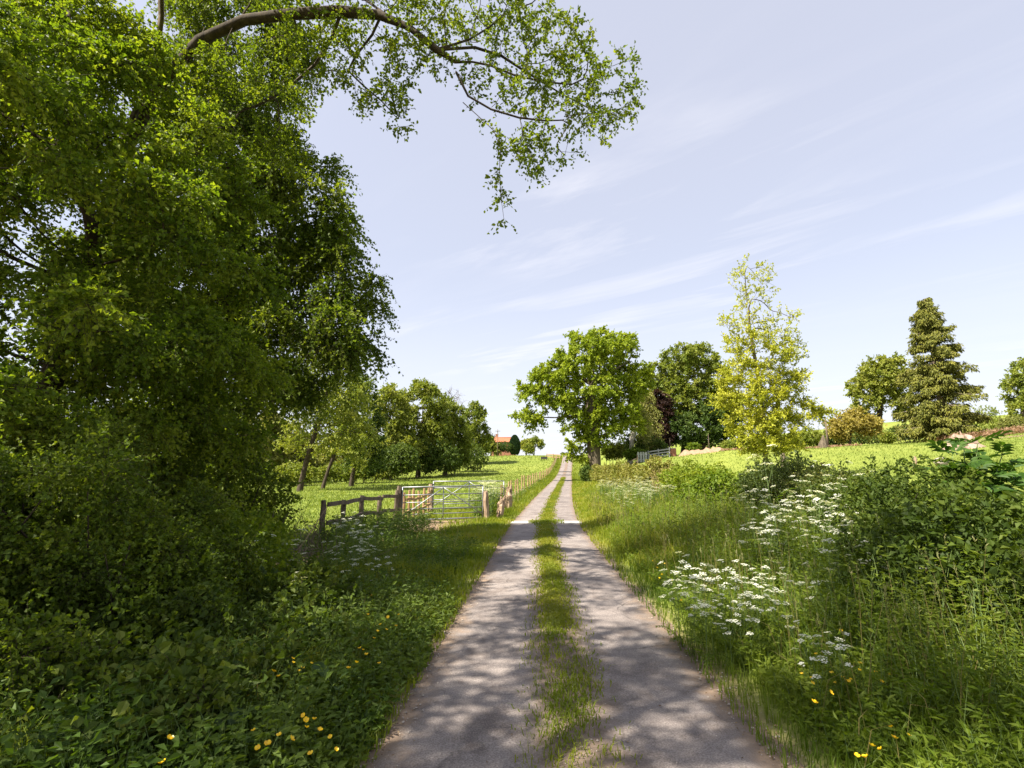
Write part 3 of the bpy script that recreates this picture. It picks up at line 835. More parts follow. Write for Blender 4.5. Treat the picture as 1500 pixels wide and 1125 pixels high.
def litter():
    b = MB(); n = 1100
    y = logy(n, 2.5, 17); s_ = rng.choice([-1, 1, 0], n, p=[.42, .42, .16])
    d = np.where(s_ == 0, rng.normal(0, .28, n), s_ * (1.18 + rng.normal(0, .07, n)))
    P = np.stack([cx(y) + d, y, lz(y) + .024 + .03 * np.exp(-(d / .22) ** 2) * (np.abs(d) < 1.2)], -1)
    D = rng.normal(size=(n, 3)); D[:, 2] *= .15
    leaves(b, P, D, .010 + .018 * rng.random(n), .007 + .009 * rng.random(n), None, 3.0, .3)
    tag(b.build("leaf_litter", M['litter']), "small dry brown leaves along the lane edges", "leaf litter", kind="stuff")
    b, t = MB(), MB(); n = 480
    y = logy(n, 3.2, 24); d = 1.7 + 2.6 * rng.random(n); x = cx(y) + d
    h = .45 + .45 * rng.random(n); O = np.stack([x, y, gz(x, y)], -1); ln = rng.normal(0, .12, (n, 3)); ln[:, 2] = 1
    tip = O + norm(ln) * h[:, None]; mid = O * .45 + tip * .55; mid[:, :2] -= (tip - O)[:, :2] * .12
    tubes(t, np.stack([O, mid, tip], 1), np.stack([.0012 + .0002 * y, .001 + .0002 * y, .0006 + .0001 * y], 1), 3)
    k = 8; tt = (.80 + .22 * rng.random((n, k)))[..., None]
    P = (1 - tt) * mid[:, None] + tt * tip[:, None] + (tip - mid)[:, None] * .12
    D = norm(tip - mid)[:, None] + rng.normal(size=(n, k, 3)) * .28
    leaves(b, P.reshape(-1, 3), D.reshape(-1, 3), np.repeat(.028 + .0012 * y, k), np.repeat(.006 + .0006 * y, k), None, .3, .2)
    tag(t.build("grass_stalks", M['drygrass']), "thin flowering grass stalks in the right verge", "grass", kind="stuff")
    tag(b.build("grass_seed_heads", M['seed']), "pale brownish grass seed heads over the right verge", "grass", kind="stuff")
litter()
# ------------------------------------------------------------------ herb layer (uncountable greenery between the plants)
def herbs(ml, ms, x, y, h, nl, L, W, up=.5, bend=.25, oval=False, r=.0025, spread=1.0):
    n = len(x); z = gz(x, y) - .02
    O = np.stack([x, y, z], -1)
    D = np.stack([rng.normal(0, bend, n), rng.normal(0, bend, n), np.ones(n)], -1)
    D = norm(D); ln = h[:, None]
    tip = O + D * ln; mid = O + D * ln * .5 - np.stack([D[:, 0] * h * .15, D[:, 1] * h * .15, 0 * h], -1)
    tubes(ms, np.stack([O, mid, tip], 1), np.stack([np.full(n, r), np.full(n, r * .8), np.full(n, r * .4)], 1), 3)
    t = ((np.arange(nl) + rng.random((n, nl))) / nl * .85 + .15)[..., None]
    P = (1 - t) ** 2 * O[:, None] + 2 * t * (1 - t) * mid[:, None] + t * t * tip[:, None]
    dd = rng.normal(size=(n, nl, 3)) * spread; dd[..., 2] = np.abs(dd[..., 2]) * .35
    off = norm(dd) * (rng.random((n, nl, 1)) ** .7) * .16 * np.minimum(ln[:, :, None] * 1.4, 1.0)
    cl = .5 + .3 * _vn(x, y, 1.9, 8) + .25 * (rng.random(n) - .5)
    rnd = np.clip(cl[:, None] + .4 * (rng.random((n, nl)) - .5), 0, 1)
    sz = .6 + .8 * rng.random(n * nl)
    leaves(ml, (P + off).reshape(-1, 3), dd.reshape(-1, 3), L * sz, W * sz, rnd.ravel(), up, .2, oval)

def make_herbs():
    ml, ms = MB(), MB()
    n = 3800
    y = logy(n, 2.3, 14); d = 1.5 + 2.9 * rng.random(n); x = cx(y) + d
    h = (.28 + .55 * rng.random(n)) * np.clip((d - 1.2) / 1.4, .35, 1.1)
    k_ = n * 3 // 5
    herbs(ml, ms, x[:k_], y[:k_], h[:k_], 24, .052, .017)
    herbs(ml, ms, x[k_:], y[k_:], h[k_:] * .8, 17, .050, .025)
    n = 900
    y = logy(n, 13, 34); d = 1.9 + 3.0 * rng.random(n); x = cx(y) + d
    herbs(ml, ms, x, y, .25 + .35 * rng.random(n), 16, .07, .03)
    o = ms.build("herb_stems", M['stem']); tag(o, "thin green stems among the right verge herbs", "stems", kind="stuff")
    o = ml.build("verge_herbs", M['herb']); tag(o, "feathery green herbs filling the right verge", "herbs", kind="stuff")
    ml, ms = MB(), MB()
    n = 2600
    y = logy(n, 2.3, 13); d = -1.55 - 2.8 * rng.random(n); x = cx(y) + d
    h = (.16 + .34 * rng.random(n)) * np.clip((-d - 1.1) / 1.3, .3, 1)
    herbs(ml, ms, x, y, h, 18, .055, .024)
    n = 1500
    y = 2.4 + 4.6 * rng.random(n) ** 1.2; d = -1.22 - 1.5 * rng.random(n); x = cx(y) + d
    herbs(ml, ms, x, y, (.16 + .34 * rng.random(n)) * np.clip((-d - 1.0) / .7, .35, 1), 17, .052, .026)
    n = 500
    y = 11 + 7 * rng.random(n); d = -3.6 - 2.2 * rng.random(n); x = cx(y) + d
    herbs(ml, ms, x, y, .3 + .5 * rng.random(n), 22, .07, .03)
    o = ms.build("herb_stems", M['stem']); tag(o, "thin green stems among the left bank herbs", "stems", kind="stuff")
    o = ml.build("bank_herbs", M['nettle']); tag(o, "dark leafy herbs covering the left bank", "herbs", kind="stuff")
make_herbs()

# ------------------------------------------------------------------ bushes and hedges
def bush(name, label, lobes, ns, leafmat, L, W, spray=.25, nl=9, stems=9, cat="bush", group=None, bias=1.3, up=.5, droop=.15, r=.012, oval=False,
         stemmat=None, twigs=False, zfloor=True, spread=1.0, twr=.002, foot=.45, cluster=None):
    lobes = np.array(lobes, float)
    c = lobes[:, :3].mean(0); base = np.array([c[0], c[1], float(gz(c[0], c[1]))])
    root = thing(name, label, cat, base, group)
    P = lobe_points(lobes, ns, bias)
    if zfloor: P = P[P[:, 2] > gz(P[:, 0], P[:, 1]) + .04]
    cc = lobes[:, :3][((P[:, None] - lobes[None, :, :3]) ** 2).sum(-1).argmin(1)]
    D = norm(norm(P - cc) * .7 + rng.normal(size=P.shape) * .7 + np.array([0, 0, .45]))
    cl = np.clip(.5 + .4 * _vn(P[:, 0] + P[:, 2], P[:, 1], 2.3, 4) + .2 * rng.normal(size=len(P)), 0, 1)
    ml, mt, ms = MB(), MB(), MB()
    sprays(ml, mt if twigs else None, P - D * spray * .6, D, spray, nl, L, W, droop, up, oval, twr, spread, cl)
    k = rng.choice(len(P), min(stems, len(P)), replace=False)
    for q in k:
        l_ = lobes[((P[q] - lobes[:, :3]) ** 2).sum(-1).argmin()]
        f = np.array([l_[0] + rng.normal() * l_[3] * foot * .6, l_[1] + rng.normal() * l_[4] * foot * .6, 0.0]); f[2] = float(gz(f[0], f[1])) - .03
        mid = (f * .5 + P[q] * .5) + rng.normal(size=3) * .12 * np.linalg.norm(P[q] - f)
        mid[2] = max(mid[2], f[2] + .05)
        t = np.linspace(0, 1, 6)[:, None]
        tube(ms, (1 - t) ** 2 * f + 2 * t * (1 - t) * mid + t * t * P[q], np.linspace(r, r * .3, 6), 5, rng.random() * .5, cap=False)
    sm = stemmat or M['barkdark']
    tag(ms.build("stems", sm, root, True, base), kind="stuff")
    if mt.n: tag(mt.build("twigs", sm, root, False, base), kind="stuff")
    fo = tag(ml.build("foliage", leafmat, root, False, base), kind="stuff")
    if cluster is not None:
        meshes, cnt, s0 = cluster
        for k_, g_ in enumerate(rng.permutation(len(P))[:cnt]):
            o = bpy.data.objects.new("leaf_cluster", meshes[k_ % len(meshes)]); COL.objects.link(o); o.parent = fo
            o.location = tuple(P[g_] - base); s_ = s0 * (.75 + .5 * rng.random()); o.rotation_euler = (rng.normal() * .3, rng.normal() * .3, rng.random() * 6.283); o.scale = (s_, s_, s_)
    return root

def run_lobes(pts, hw, h, step=.5, wob=.12):
    """lobes along a hedge line; pts (x,y)"""
    o = []
    pts = np.array(pts, float); seg = np.linalg.norm(np.diff(pts, axis=0), axis=1); s = np.concatenate([[0], np.cumsum(seg)])
    for t in np.arange(step / 2, s[-1], step):
        x = np.interp(t, s, pts[:, 0]) + rng.normal() * wob; y = np.interp(t, s, pts[:, 1])
        hh = h * (1 + .12 * rng.normal()); z = float(gz(x, y))
        o.append([x, y, z + hh * .52, hw * (1 + .2 * rng.random()), step * .9, hh * .52])
    return o

# right-hand hedge, near to far
bush("hedge_bush", "dark leafy bramble and hawthorn bush at the right edge of the picture", run_lobes([(4.0, 2.4), (4.3, 4.2), (4.65, 6.2)], .9, 1.02, .5), 2400, M['bramble'], .062, .044, .24, 9, 26, "bush", bias=1.1)
bush("hedge_bush", "shadowy hawthorn hedge section behind the cow parsley, below the elder shoots", run_lobes([(4.9, 6.2), (5.5, 8.4)], .85, 1.05, .5), 2300, M['bramble'], .05, .036, .26, 10, 22, "hedge", bias=1.1)
bush("hedge_bush", "bronze tinted hawthorn hedge section with uneven twiggy top", run_lobes([(5.5, 8.4), (6.1, 11.0)], .8, 1.2, .5), 2000, M['hedge'], .052, .036, .27, 10, 22, "hedge", bias=1.1)
bush("hedge_bush", "green hedge section beneath the yellow tree, touching the cow parsley", run_lobes([(6.1, 11.0), (6.45, 14.0)], .75, 1.2, .55), 1600, M['hedge'], .065, .046, .28, 10, 18, "hedge", bias=1.1)
bush("maple_bush", "bright yellow green rounded bush standing proud of the hedge", [[5.75, 15.0, .95, .8, .8, .75], [6.3, 15.9, 1.1, .95, .8, .8], [5.4, 16.2, .7, .6, .6, .5]], 1150, M['hedgelit'], .095, .075, .3, 9, 14, "bush", bias=1.2)
bush("hedge_bush", "light green loose hedge section between bright bush and clipped hedge", run_lobes([(6.6, 17.0), (6.9, 22.0)], .75, 1.35, .7), 1200, M['hedgelit'], .10, .075, .3, 9, 14, "hedge", bias=1.1)
bush("hedge_gap", "bare brown twiggy gap in the clipped hedge", run_lobes([(6.95, 22.2), (7.2, 25.5)], .6, 1.3, .7), 420, M['drygrass'], .07, .03, .4, 5, 60, "hedge", bias=1.0, r=.016, stemmat=M['newwood'])
bush("clipped_hedge", "clipped yellowish hedge running along the lane towards the oak", run_lobes([(7.2, 25.5), (7.9, 36), (8.6, 50), (9.0, 55)], .75, 1.55, .9, .05), 3200, M['hedgeclip'], .14, .10, .3, 8, 30, "hedge", bias=1.2)
bush("laurel_bush", "dark rounded shrub at the foot of the oak beside the lane", [[8.1, 56.5, 2.1, .7, 1.0, .9]], 350, M['darkwood'], .16, .12, .35, 8, 6)

# shaded shrubbery on the left, low
bush("hawthorn_bush", "dense shaded hawthorn bush in the lower left corner with bare inner twigs",
     [[-3.25, 4.6, .7, .8, .9, .58], [-4.1, 4.4, 1.1, 1.0, 1.0, .85], [-3.7, 5.6, .85, .8, .8, .62], [-4.8, 5.2, 1.5, 1.0, 1.1, 1.0], [-3.4, 3.6, .5, .7, .8, .46], [-4.3, 3.2, .85, .9, .9, .78]],
     2600, M['hawthorn'], .038, .029, .24, 9, 60, "bush", bias=.9, r=.016, cluster=(cluster_meshes(M['hawthorn'], M['barkdark'], 4, 70, .24, .22, 10, .036, .028, .25, r=.0015), 170, 1.0))
bush("hazel_bush", "lighter green low bush catching sun at the edge of left shrubbery",
     [[-3.1, 6.4, .55, .5, .6, .45], [-3.6, 7.0, .75, .7, .7, .55]], 900, M['hazel'], .055, .042, .24, 9, 16, "bush", bias=1.0)
bush("thorn_thicket", "dark tangled thicket under the trees behind the left bank",
     [[-5.6, 8.6, 1.2, 1.2, 1.2, 1.2], [-6.8, 9.6, 1.8, 1.6, 1.4, 1.7], [-6.0, 11.0, 1.1, 1.2, 1.2, 1.0], [-7.6, 7.4, 1.9, 1.5, 1.5, 1.8], [-7.0, 12.4, 1.5, 1.5, 1.2, 1.3]],
     900, M['hawthorn'], .065, .048, .32, 9, 50, "thicket", bias=.8, r=.02, cluster=(cluster_meshes(M['hawthorn'], M['barkdark'], 4, 44, .4, .36, 10, .066, .05, .3), 170, 1.0))
bush("bramble_patch", "low dark bramble patch at the foot of left bank", [[-1.95, 4.9, .22, .5, .8, .30], [-2.3, 5.8, .3, .5, .7, .36], [-1.95, 3.5, .2, .5, .7, .30], [-2.6, 4.2, .3, .5, .9, .36]], 420, M['bramble'], .06, .046, .22, 7, 14, "bramble", bias=1.0, oval=True, up=.9, cluster=(cluster_meshes(M['bramble'], M['barkdark'], 3, 26, .2, .2, 8, .056, .044, .2, up=.9, r=.002, oval=True), 60, 1.0))

# ------------------------------------------------------------------ big near trees on the left
print("trees")
def near_trees():
    b = G(-6.6, 6.9)
    tree("field_maple", "dense leafy tree nearest the camera filling the left edge", b, [b + [0, 0, -.1], b + [.1, -.1, 1.0], b + [.25, -.1, 2.0], b + [.3, 0, 3.2], b + [.4, .1, 4.6]],
         [[-5.4, 6.6, 3.0, 1.7, 1.7, 1.3], [-6.3, 6.2, 5.0, 2.2, 2.0, 1.8], [-5.0, 7.2, 5.3, 1.5, 1.6, 1.6], [-7.2, 6.6, 7.2, 2.0, 2.0, 1.8], [-4.7, 6.2, 3.6, 1.0, 1.2, 1.0], [-7.4, 5.4, 3.4, 1.6, 1.6, 1.6], [-5.4, 7.4, 6.8, 1.2, 1.3, 1.0], [-6.0, 7.0, 8.3, 1.0, 1.0, 1.0], [-7.4, 7.2, 9.0, 1.2, 1.2, 1.2], [-5.6, 5.0, 2.4, 1.3, 1.1, .9], [-6.8, 4.6, 6.0, 1.6, 1.3, 1.5], [-5.0, 8.2, 3.2, 1.3, 1.2, 1.4]],
         520, .17, M['hazel'], M['barkdark'], .3, .34, 2.2, .006, n_spray=2, spray=.42, nl=9, L=.06, W=.046, droop=.35, up=.45, bias=1.0, twigs=True, leafmax=6, sprayr=.0025, cluster=(cluster_meshes(M['hazel'], M['barkdark'], 5, 80, .32, .32, 11, .056, .043, .4), 225, 1.0))
    b = G(-7.6, 12.0)
    tree("hawthorn_tree", "tall tree with arching drooping branches against the sky on left", b, [b + [0, 0, -.1], b + [.1, 0, 1.2], b + [.3, -.1, 2.6], b + [.5, -.1, 4.2], b + [.6, 0, 6.0], b + [.6, 0, 8.0]],
         [[-6.6, 12.0, 4.6, 2.4, 2.0, 1.9], [-4.6, 12.0, 5.6, 1.6, 1.4, 1.3], [-3.75, 12.0, 6.1, .75, .9, .8], [-5.3, 11.8, 7.6, 1.6, 1.5, 1.3], [-7.0, 12.0, 8.2, 2.4, 2.0, 2.0], [-5.9, 11.6, 9.6, 1.6, 1.5, 1.1], [-7.6, 11.5, 10.8, 2.2, 1.8, 1.6], [-6.6, 11.4, 3.0, 1.2, 1.3, 1.0], [-4.2, 12.0, 4.9, .7, .8, .6], [-9.0, 12, 6.0, 2.0, 2.0, 2.2], [-7.2, 11.6, 13.0, 2.0, 1.8, 1.5]],
         520, .2, M['hawthorn'], M['barkdark'], .42, .48, 3.0, .007, n_spray=3, spray=.62, nl=10, L=.085, W=.062, droop=.55, up=.4, bias=1.1, twigs=True, leafmax=6, sag=.05, sprayr=.003, cluster=(cluster_meshes(M['hawthorn'], M['barkdark'], 5, 76, .42, .46, 11, .072, .056, .75), 235, 1.0))
near_trees()

def shade_tree():
    b = G(-7.4, -1.2)
    tree("roadside_tree", "leafy roadside tree left of the camera whose dappled shade covers the lane", b, [b + [0, 0, -.1], b + [.1, .1, 2.0], b + [.4, .2, 4.2], b + [.9, .4, 6.2], b + [1.4, .6, 8.0]],
         [[-6.0, -.4, 7.6, 1.8, 1.6, 1.3], [-5.2, 1.4, 9.0, 1.6, 1.5, 1.1], [-4.0, .2, 10.0, 1.7, 1.5, 1.0], [-6.6, 1.8, 7.0, 1.4, 1.4, 1.2], [-5.4, -2.6, 8.6, 1.6, 1.5, 1.1], [-2.9, 1.6, 10.4, 1.3, 1.2, .8], [-6.4, 3.2, 8.6, 1.3, 1.2, 1.0]],
         200, .2, M['bough'], M['barkdark'], .4, .45, 3.0, .007, n_spray=1, spray=.4, nl=7, L=.07, W=.05, droop=.3, bias=.9, leafmax=5, cluster=(cluster_meshes(M['bough'], M['barkdark'], 3, 36, .42, .38, 8, .075, .054, .3), 140, 1.0))
shade_tree()

HIGH = []
def high_crown(b, hi):
    HIGH.extend(hi)

def bough_tree():
    Y = 7.6
    def Q(x, y, dy=0): return px(x, y, Y + dy)
    b = G(-8.4, 9.2)
    limb = [(300, 40, .5), (350, 30, .35), (430, 18, .2), (500, 16, .1), (560, 18, 0), (600, 36, -.1), (640, 72, -.15), (668, 105, -.2), (678, 150, -.3), (720, 157, -.35), (762, 176, -.4), (800, 180, -.4), (830, 170, -.5), (885, 163, -.5)]
    trunk = [b + [0, 0, -.1], b + [.1, 0, 2.5], b + [.4, -.2, 5.2], b + [.9, -.5, 7.4], b + [1.7, -.8, 8.9]] + [Q(*q) for q in limb]
    o = 5       # index of limb[0]
    ex = [
        (o + 4, [Q(530, 0, .2), Q(500, -30, .3)]),
        (o + 1, [Q(368, 10, .2), Q(376, -20, .2)]),
        (o + 6, [Q(655, 65, .1), Q(690, 62, .3), Q(715, 40, .4), Q(745, 18, .5), Q(790, 5, .6)]),
        (o + 7, [Q(690, 82, .2), Q(720, 95, .2), Q(745, 112, .2), Q(800, 120, .1), Q(850, 130, .1)]),
        (o + 6, [Q(700, 62, .5), Q(735, 80, .5), Q(770, 105, .5), Q(815, 135, .4), Q(860, 155, .3)]),
        (o + 8, [Q(700, 172, -.3), Q(728, 190, -.4), Q(738, 215, -.4), Q(728, 245, -.4), Q(733, 285, -.4), Q(738, 320, -.4)]),
        (o + 10, [Q(766, 200, -.5), Q(778, 228, -.5), Q(792, 245, -.5)]),
        (o + 12, [Q(860, 185, -.6), Q(880, 205, -.6)]),
        (o + 3, [Q(485, 60, .5), Q(465, 100, .7), Q(430, 118, .8), Q(400, 145, .9), Q(370, 160, 1.0)]),
        (o + 4, [Q(550, 50, .3), Q(520, 85, .4), Q(495, 105, .4), Q(530, 118, .4), Q(565, 150, .3), Q(588, 185, .3)]),
        (o + 2, [Q(440, 50, .3), Q(460, 75, .4)]),
    ]
    L = [(880, 110, 62, 55), (905, 155, 40, 35), (820, 60, 60, 45), (740, 40, 75, 40), (780, 215, 58, 50), (735, 285, 16, 38), (680, 110, 50, 40), (585, 85, 60, 55), (590, 165, 22, 35), (500, 105, 60, 45),
         (430, 70, 70, 50), (560, 145, 40, 25), (640, 30, 70, 30), (850, 170, 60, 40), (780, 130, 60, 40), (480, 40, 80, 35), (700, -40, 160, 35), (480, -40, 160, 35), (400, 130, 50, 40), (330, 110, 60, 60, .6), (395, 210, 60, 50, 1.0), (300, 200, 60, 60, .4), (440, 170, 40, 40, .9), (240, 110, 60, 60, .5)]
    lob = px_lobes(L, Y, .9)
    hi = [[-4.6, 5.6, 10.2, 1.6, 1.6, 1.0], [-3.2, 4.6, 9.6, 1.5, 1.4, .9], [-5.4, 4.0, 9.4, 1.5, 1.4, 1.0], [-2.6, 6.2, 10.6, 1.4, 1.3, .7], [-1.8, 4.6, 9.0, 1.1, 1.2, .6]]
    high_crown(b, hi)
    tree("overhanging_tree", "tree whose thick bare limb arches over the lane at the top", b, trunk, lob, 940, .10, M['bough'], M['barkdark'], .16, .17, 1.5, .0032,
         n_spray=5, spray=.22, nl=6, L=.054, W=.038, droop=.25, up=.35, bias=.6, twigs=True, leafmax=4, extra=ex, oval=True, sprayr=.0016, jit=.25, sides=12)
    # the same tree's upper crown, above the picture
    root = [o for o in bpy.data.objects if o.name.startswith("overhanging_tree")][0]
    cr_ = [c for c in root.children if c.name.startswith("crown")][0]
    nd, pr = grow(lobe_points(HIGH, 150, .8), [trunk[3], trunk[4], trunk[4] + np.array([.3, -.4, .7])], [-1, 0, 1], .35, .4, 3.5)
    rad, tips = skeleton(nd, pr, .007, .06)
    mt = MB(); branch_mesh(mt, nd, pr, rad, 0, .3, 8); mt.build("upper_limbs", M['bark'], root, True, b)
    me = cluster_meshes(M['bough'], M['bark'], 4, 34, .4, .34, 8, .066, .046, .3)
    sel = rng.permutation(np.where(tips <= 4)[0])[:60]
    for k, g in enumerate(sel):
        o_ = bpy.data.objects.new("leaf_cluster", me[k % 4]); COL.objects.link(o_); o_.parent = cr_
        o_.location = tuple(nd[g] - b); o_.rotation_euler = (rng.normal() * .3, rng.normal() * .3, rng.random() * 6.28); s_ = .8 + .4 * rng.random(); o_.scale = (s_, s_, s_)
bough_tree()

# ------------------------------------------------------------------ trees left of the lane, middle distance
def mid_tree(name, label, basepx, Y, lobes, n_attr, R0, leaf, bark='bark', top=None, trunkx=None, fork=.35, **k):
    x0 = px(basepx, 700, Y)[0]
    b = G(x0, Y)
    lob = px_lobes(lobes, Y, k.pop('depth', 1.0))
    zt = max(l[2] + l[5] * .1 for l in lob); zt = top if top else b[2] + (zt - b[2]) * .72
    tx = (np.mean([l[0] for l in lob]) if trunkx is None else px(trunkx, 600, Y)[0])
    hs = np.linspace(0, 1, 7)
    tr = [np.array([x0 + (tx - x0) * h ** 1.3 + .08 * rng.normal() * (h > 0), Y + .08 * rng.normal(), b[2] - .1 + (zt - b[2]) * h]) for h in hs]
    args = dict(step=.5, kill=.62, infl=4.0, n_spray=8, spray=.85, nl=9, L=.22, W=.16, droop=.25, up=.5, bias=1.2, leafmax=5)
    args.update(k)
    args['L'] *= 1.18; args['W'] *= 1.18
    return tree(name, label, b, tr, lob, n_attr, R0, M[leaf], M[bark], **args)

mid_tree("ash_tree", "slender multi branched tree at the left field edge with leaning dark trunk", 440, 42, [(455, 570, 45, 50), (505, 570, 35, 60), (520, 640, 28, 45), (450, 640, 38, 30), (470, 530, 40, 35), (535, 610, 18, 40)],
         330, .21, 'wood', 'barkdark', step=.45, kill=.55, L=.17, W=.12, n_spray=5, trunkx=478)
mid_tree("ash_tree", "thin dark stemmed tree just right of the leaning trunk", 474, 46, [(490, 610, 30, 55), (520, 600, 25, 50)], 120, .15, 'wood', 'barkdark', L=.18, W=.13)
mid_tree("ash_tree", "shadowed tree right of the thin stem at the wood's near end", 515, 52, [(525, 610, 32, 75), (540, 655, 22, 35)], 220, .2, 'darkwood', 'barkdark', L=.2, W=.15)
mid_tree("alder_tree", "first broad sunlit tree of the left wood, next to the shadowed tree", 562, 74, [(572, 600, 30, 40), (560, 640, 24, 40), (590, 645, 26, 42), (570, 668, 26, 24)], 260, .3, 'wood', L=.26, W=.19)
mid_tree("alder_tree", "tallest tree in the middle of left wood", 612, 80, [(618, 592, 40, 34), (600, 635, 30, 40), (635, 640, 32, 38), (615, 665, 34, 26)], 300, .34, 'wood', L=.27, W=.2)
mid_tree("alder_tree", "rounded tree below the bare crown in the left wood", 652, 86, [(656, 612, 28, 32), (648, 650, 30, 32), (672, 648, 20, 30), (660, 668, 28, 20)], 230, .3, 'wood', L=.28, W=.2)
mid_tree("bare_tree", "leafless grey twigged treetop rising behind the left wood", 664, 96, [(662, 590, 20, 22), (655, 610, 18, 18)], 160, .22, 'wood', 'bark', bare=True, spray=1.2, n_spray=3, sprayr=.02, r_tip=.025)
mid_tree("alder_tree", "last tree of the left wood, standing alone beside the farmhouse", 700, 112, [(697, 618, 20, 30), (690, 645, 20, 22), (708, 645, 14, 20), (696, 662, 18, 12)], 230, .3, 'wood', L=.3, W=.22)
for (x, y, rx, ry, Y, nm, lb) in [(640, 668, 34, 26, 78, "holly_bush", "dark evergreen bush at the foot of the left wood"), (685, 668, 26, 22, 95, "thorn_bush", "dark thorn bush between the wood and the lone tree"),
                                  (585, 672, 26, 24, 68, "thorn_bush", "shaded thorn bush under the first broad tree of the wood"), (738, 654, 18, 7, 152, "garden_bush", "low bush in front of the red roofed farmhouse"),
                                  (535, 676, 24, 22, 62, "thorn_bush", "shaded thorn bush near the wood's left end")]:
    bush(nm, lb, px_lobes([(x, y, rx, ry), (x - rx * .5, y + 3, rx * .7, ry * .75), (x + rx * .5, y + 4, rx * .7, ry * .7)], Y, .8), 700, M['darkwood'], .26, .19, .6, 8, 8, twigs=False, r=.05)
for (x, y, rx, ry, Y, lb) in [(432, 692, 34, 13, 56, "low sunlit undergrowth behind the leaning trunk"), (500, 690, 36, 14, 60, "low sunlit undergrowth between the thin stem and the wood"), (556, 688, 30, 14, 70, "low undergrowth at the foot of the first broad tree")]:
    bush("undergrowth_bush", lb, px_lobes([(x, y, rx, ry), (x - rx * .6, y + 2, rx * .5, ry * .7), (x + rx * .6, y + 2, rx * .5, ry * .8)], Y, .5), 420, M['wood'], .24, .17, .5, 8, 6, twigs=False, r=.03)
for (x, y, rx, ry, Y, lb) in [(420, 660, 45, 40, 66, "light green tree glimpsed behind the leaning trunk"), (500, 665, 35, 32, 84, "pale tree glimpsed between the stems at the field edge"), (560, 670, 30, 26, 100, "pale tree glimpsed through the gap in the left wood"), (380, 640, 40, 60, 60, "light green tree behind the hawthorn at the field's left end")]:
    mid_tree("backdrop_tree", lb, x, Y, [(x, y, rx, ry), (x - rx * .6, y + 8, rx * .6, ry * .7), (x + rx * .6, y + 8, rx * .6, ry * .7)], 160, .22, 'willow', L=.3, W=.22)

# far end: farmhouse and its trees
mid_tree("garden_tree", "small round tree right of the dark cypress on the hill", 771, 158, [(771, 652, 9, 10)], 60, .2, 'wood', L=.4, W=.3, step=.6, kill=.7)
mid_tree("garden_tree", "small open crowned tree furthest right on the hill crest", 782, 150, [(776, 656, 8, 7), (786, 646, 10, 7), (792, 650, 6, 6)], 90, .2, 'wood', L=.34, W=.25, step=.6, kill=.7)
mid_tree("garden_tree", "small tree left of the farmhouse roof", 718, 150, [(718, 652, 8, 12), (726, 658, 7, 7)], 80, .2, 'wood', L=.36, W=.26, step=.6, kill=.7)

def cypress():
    b = G(*px(754, 660, 152)[:2]); h = px(754, 639, 152)[2] - b[2]
    root = thing("cypress_tree", "dark flame shaped cypress beside the red roofed farmhouse", "tree", b)
    m = MB(); tube(m, [b + [0, 0, -.1], b + [0, 0, h * .5], b + [0, 0, h * .95]], [.18, .12, .03], 6); m.build("trunk", M['bark'], root, True, b)
    n = 5200; t = rng.random(n) ** .8; rad = 1.55 * np.sin(np.clip(t * .86 + .14, 0, 1) * math.pi) ** .6 * (.75 + .3 * rng.random(n)); th = rng.random(n) * 6.283
    P = b + np.stack([np.cos(th) * rad, np.sin(th) * rad, .2 + t * (h - .2)], -1)
    ml = MB(); leaves(ml, P, np.stack([np.cos(th) * .4, np.sin(th) * .4, np.ones(n)], -1), .55, .28, None, .0)
    tag(ml.build("crown", M['cypress'], root, False, b), kind="stuff")
cypress()

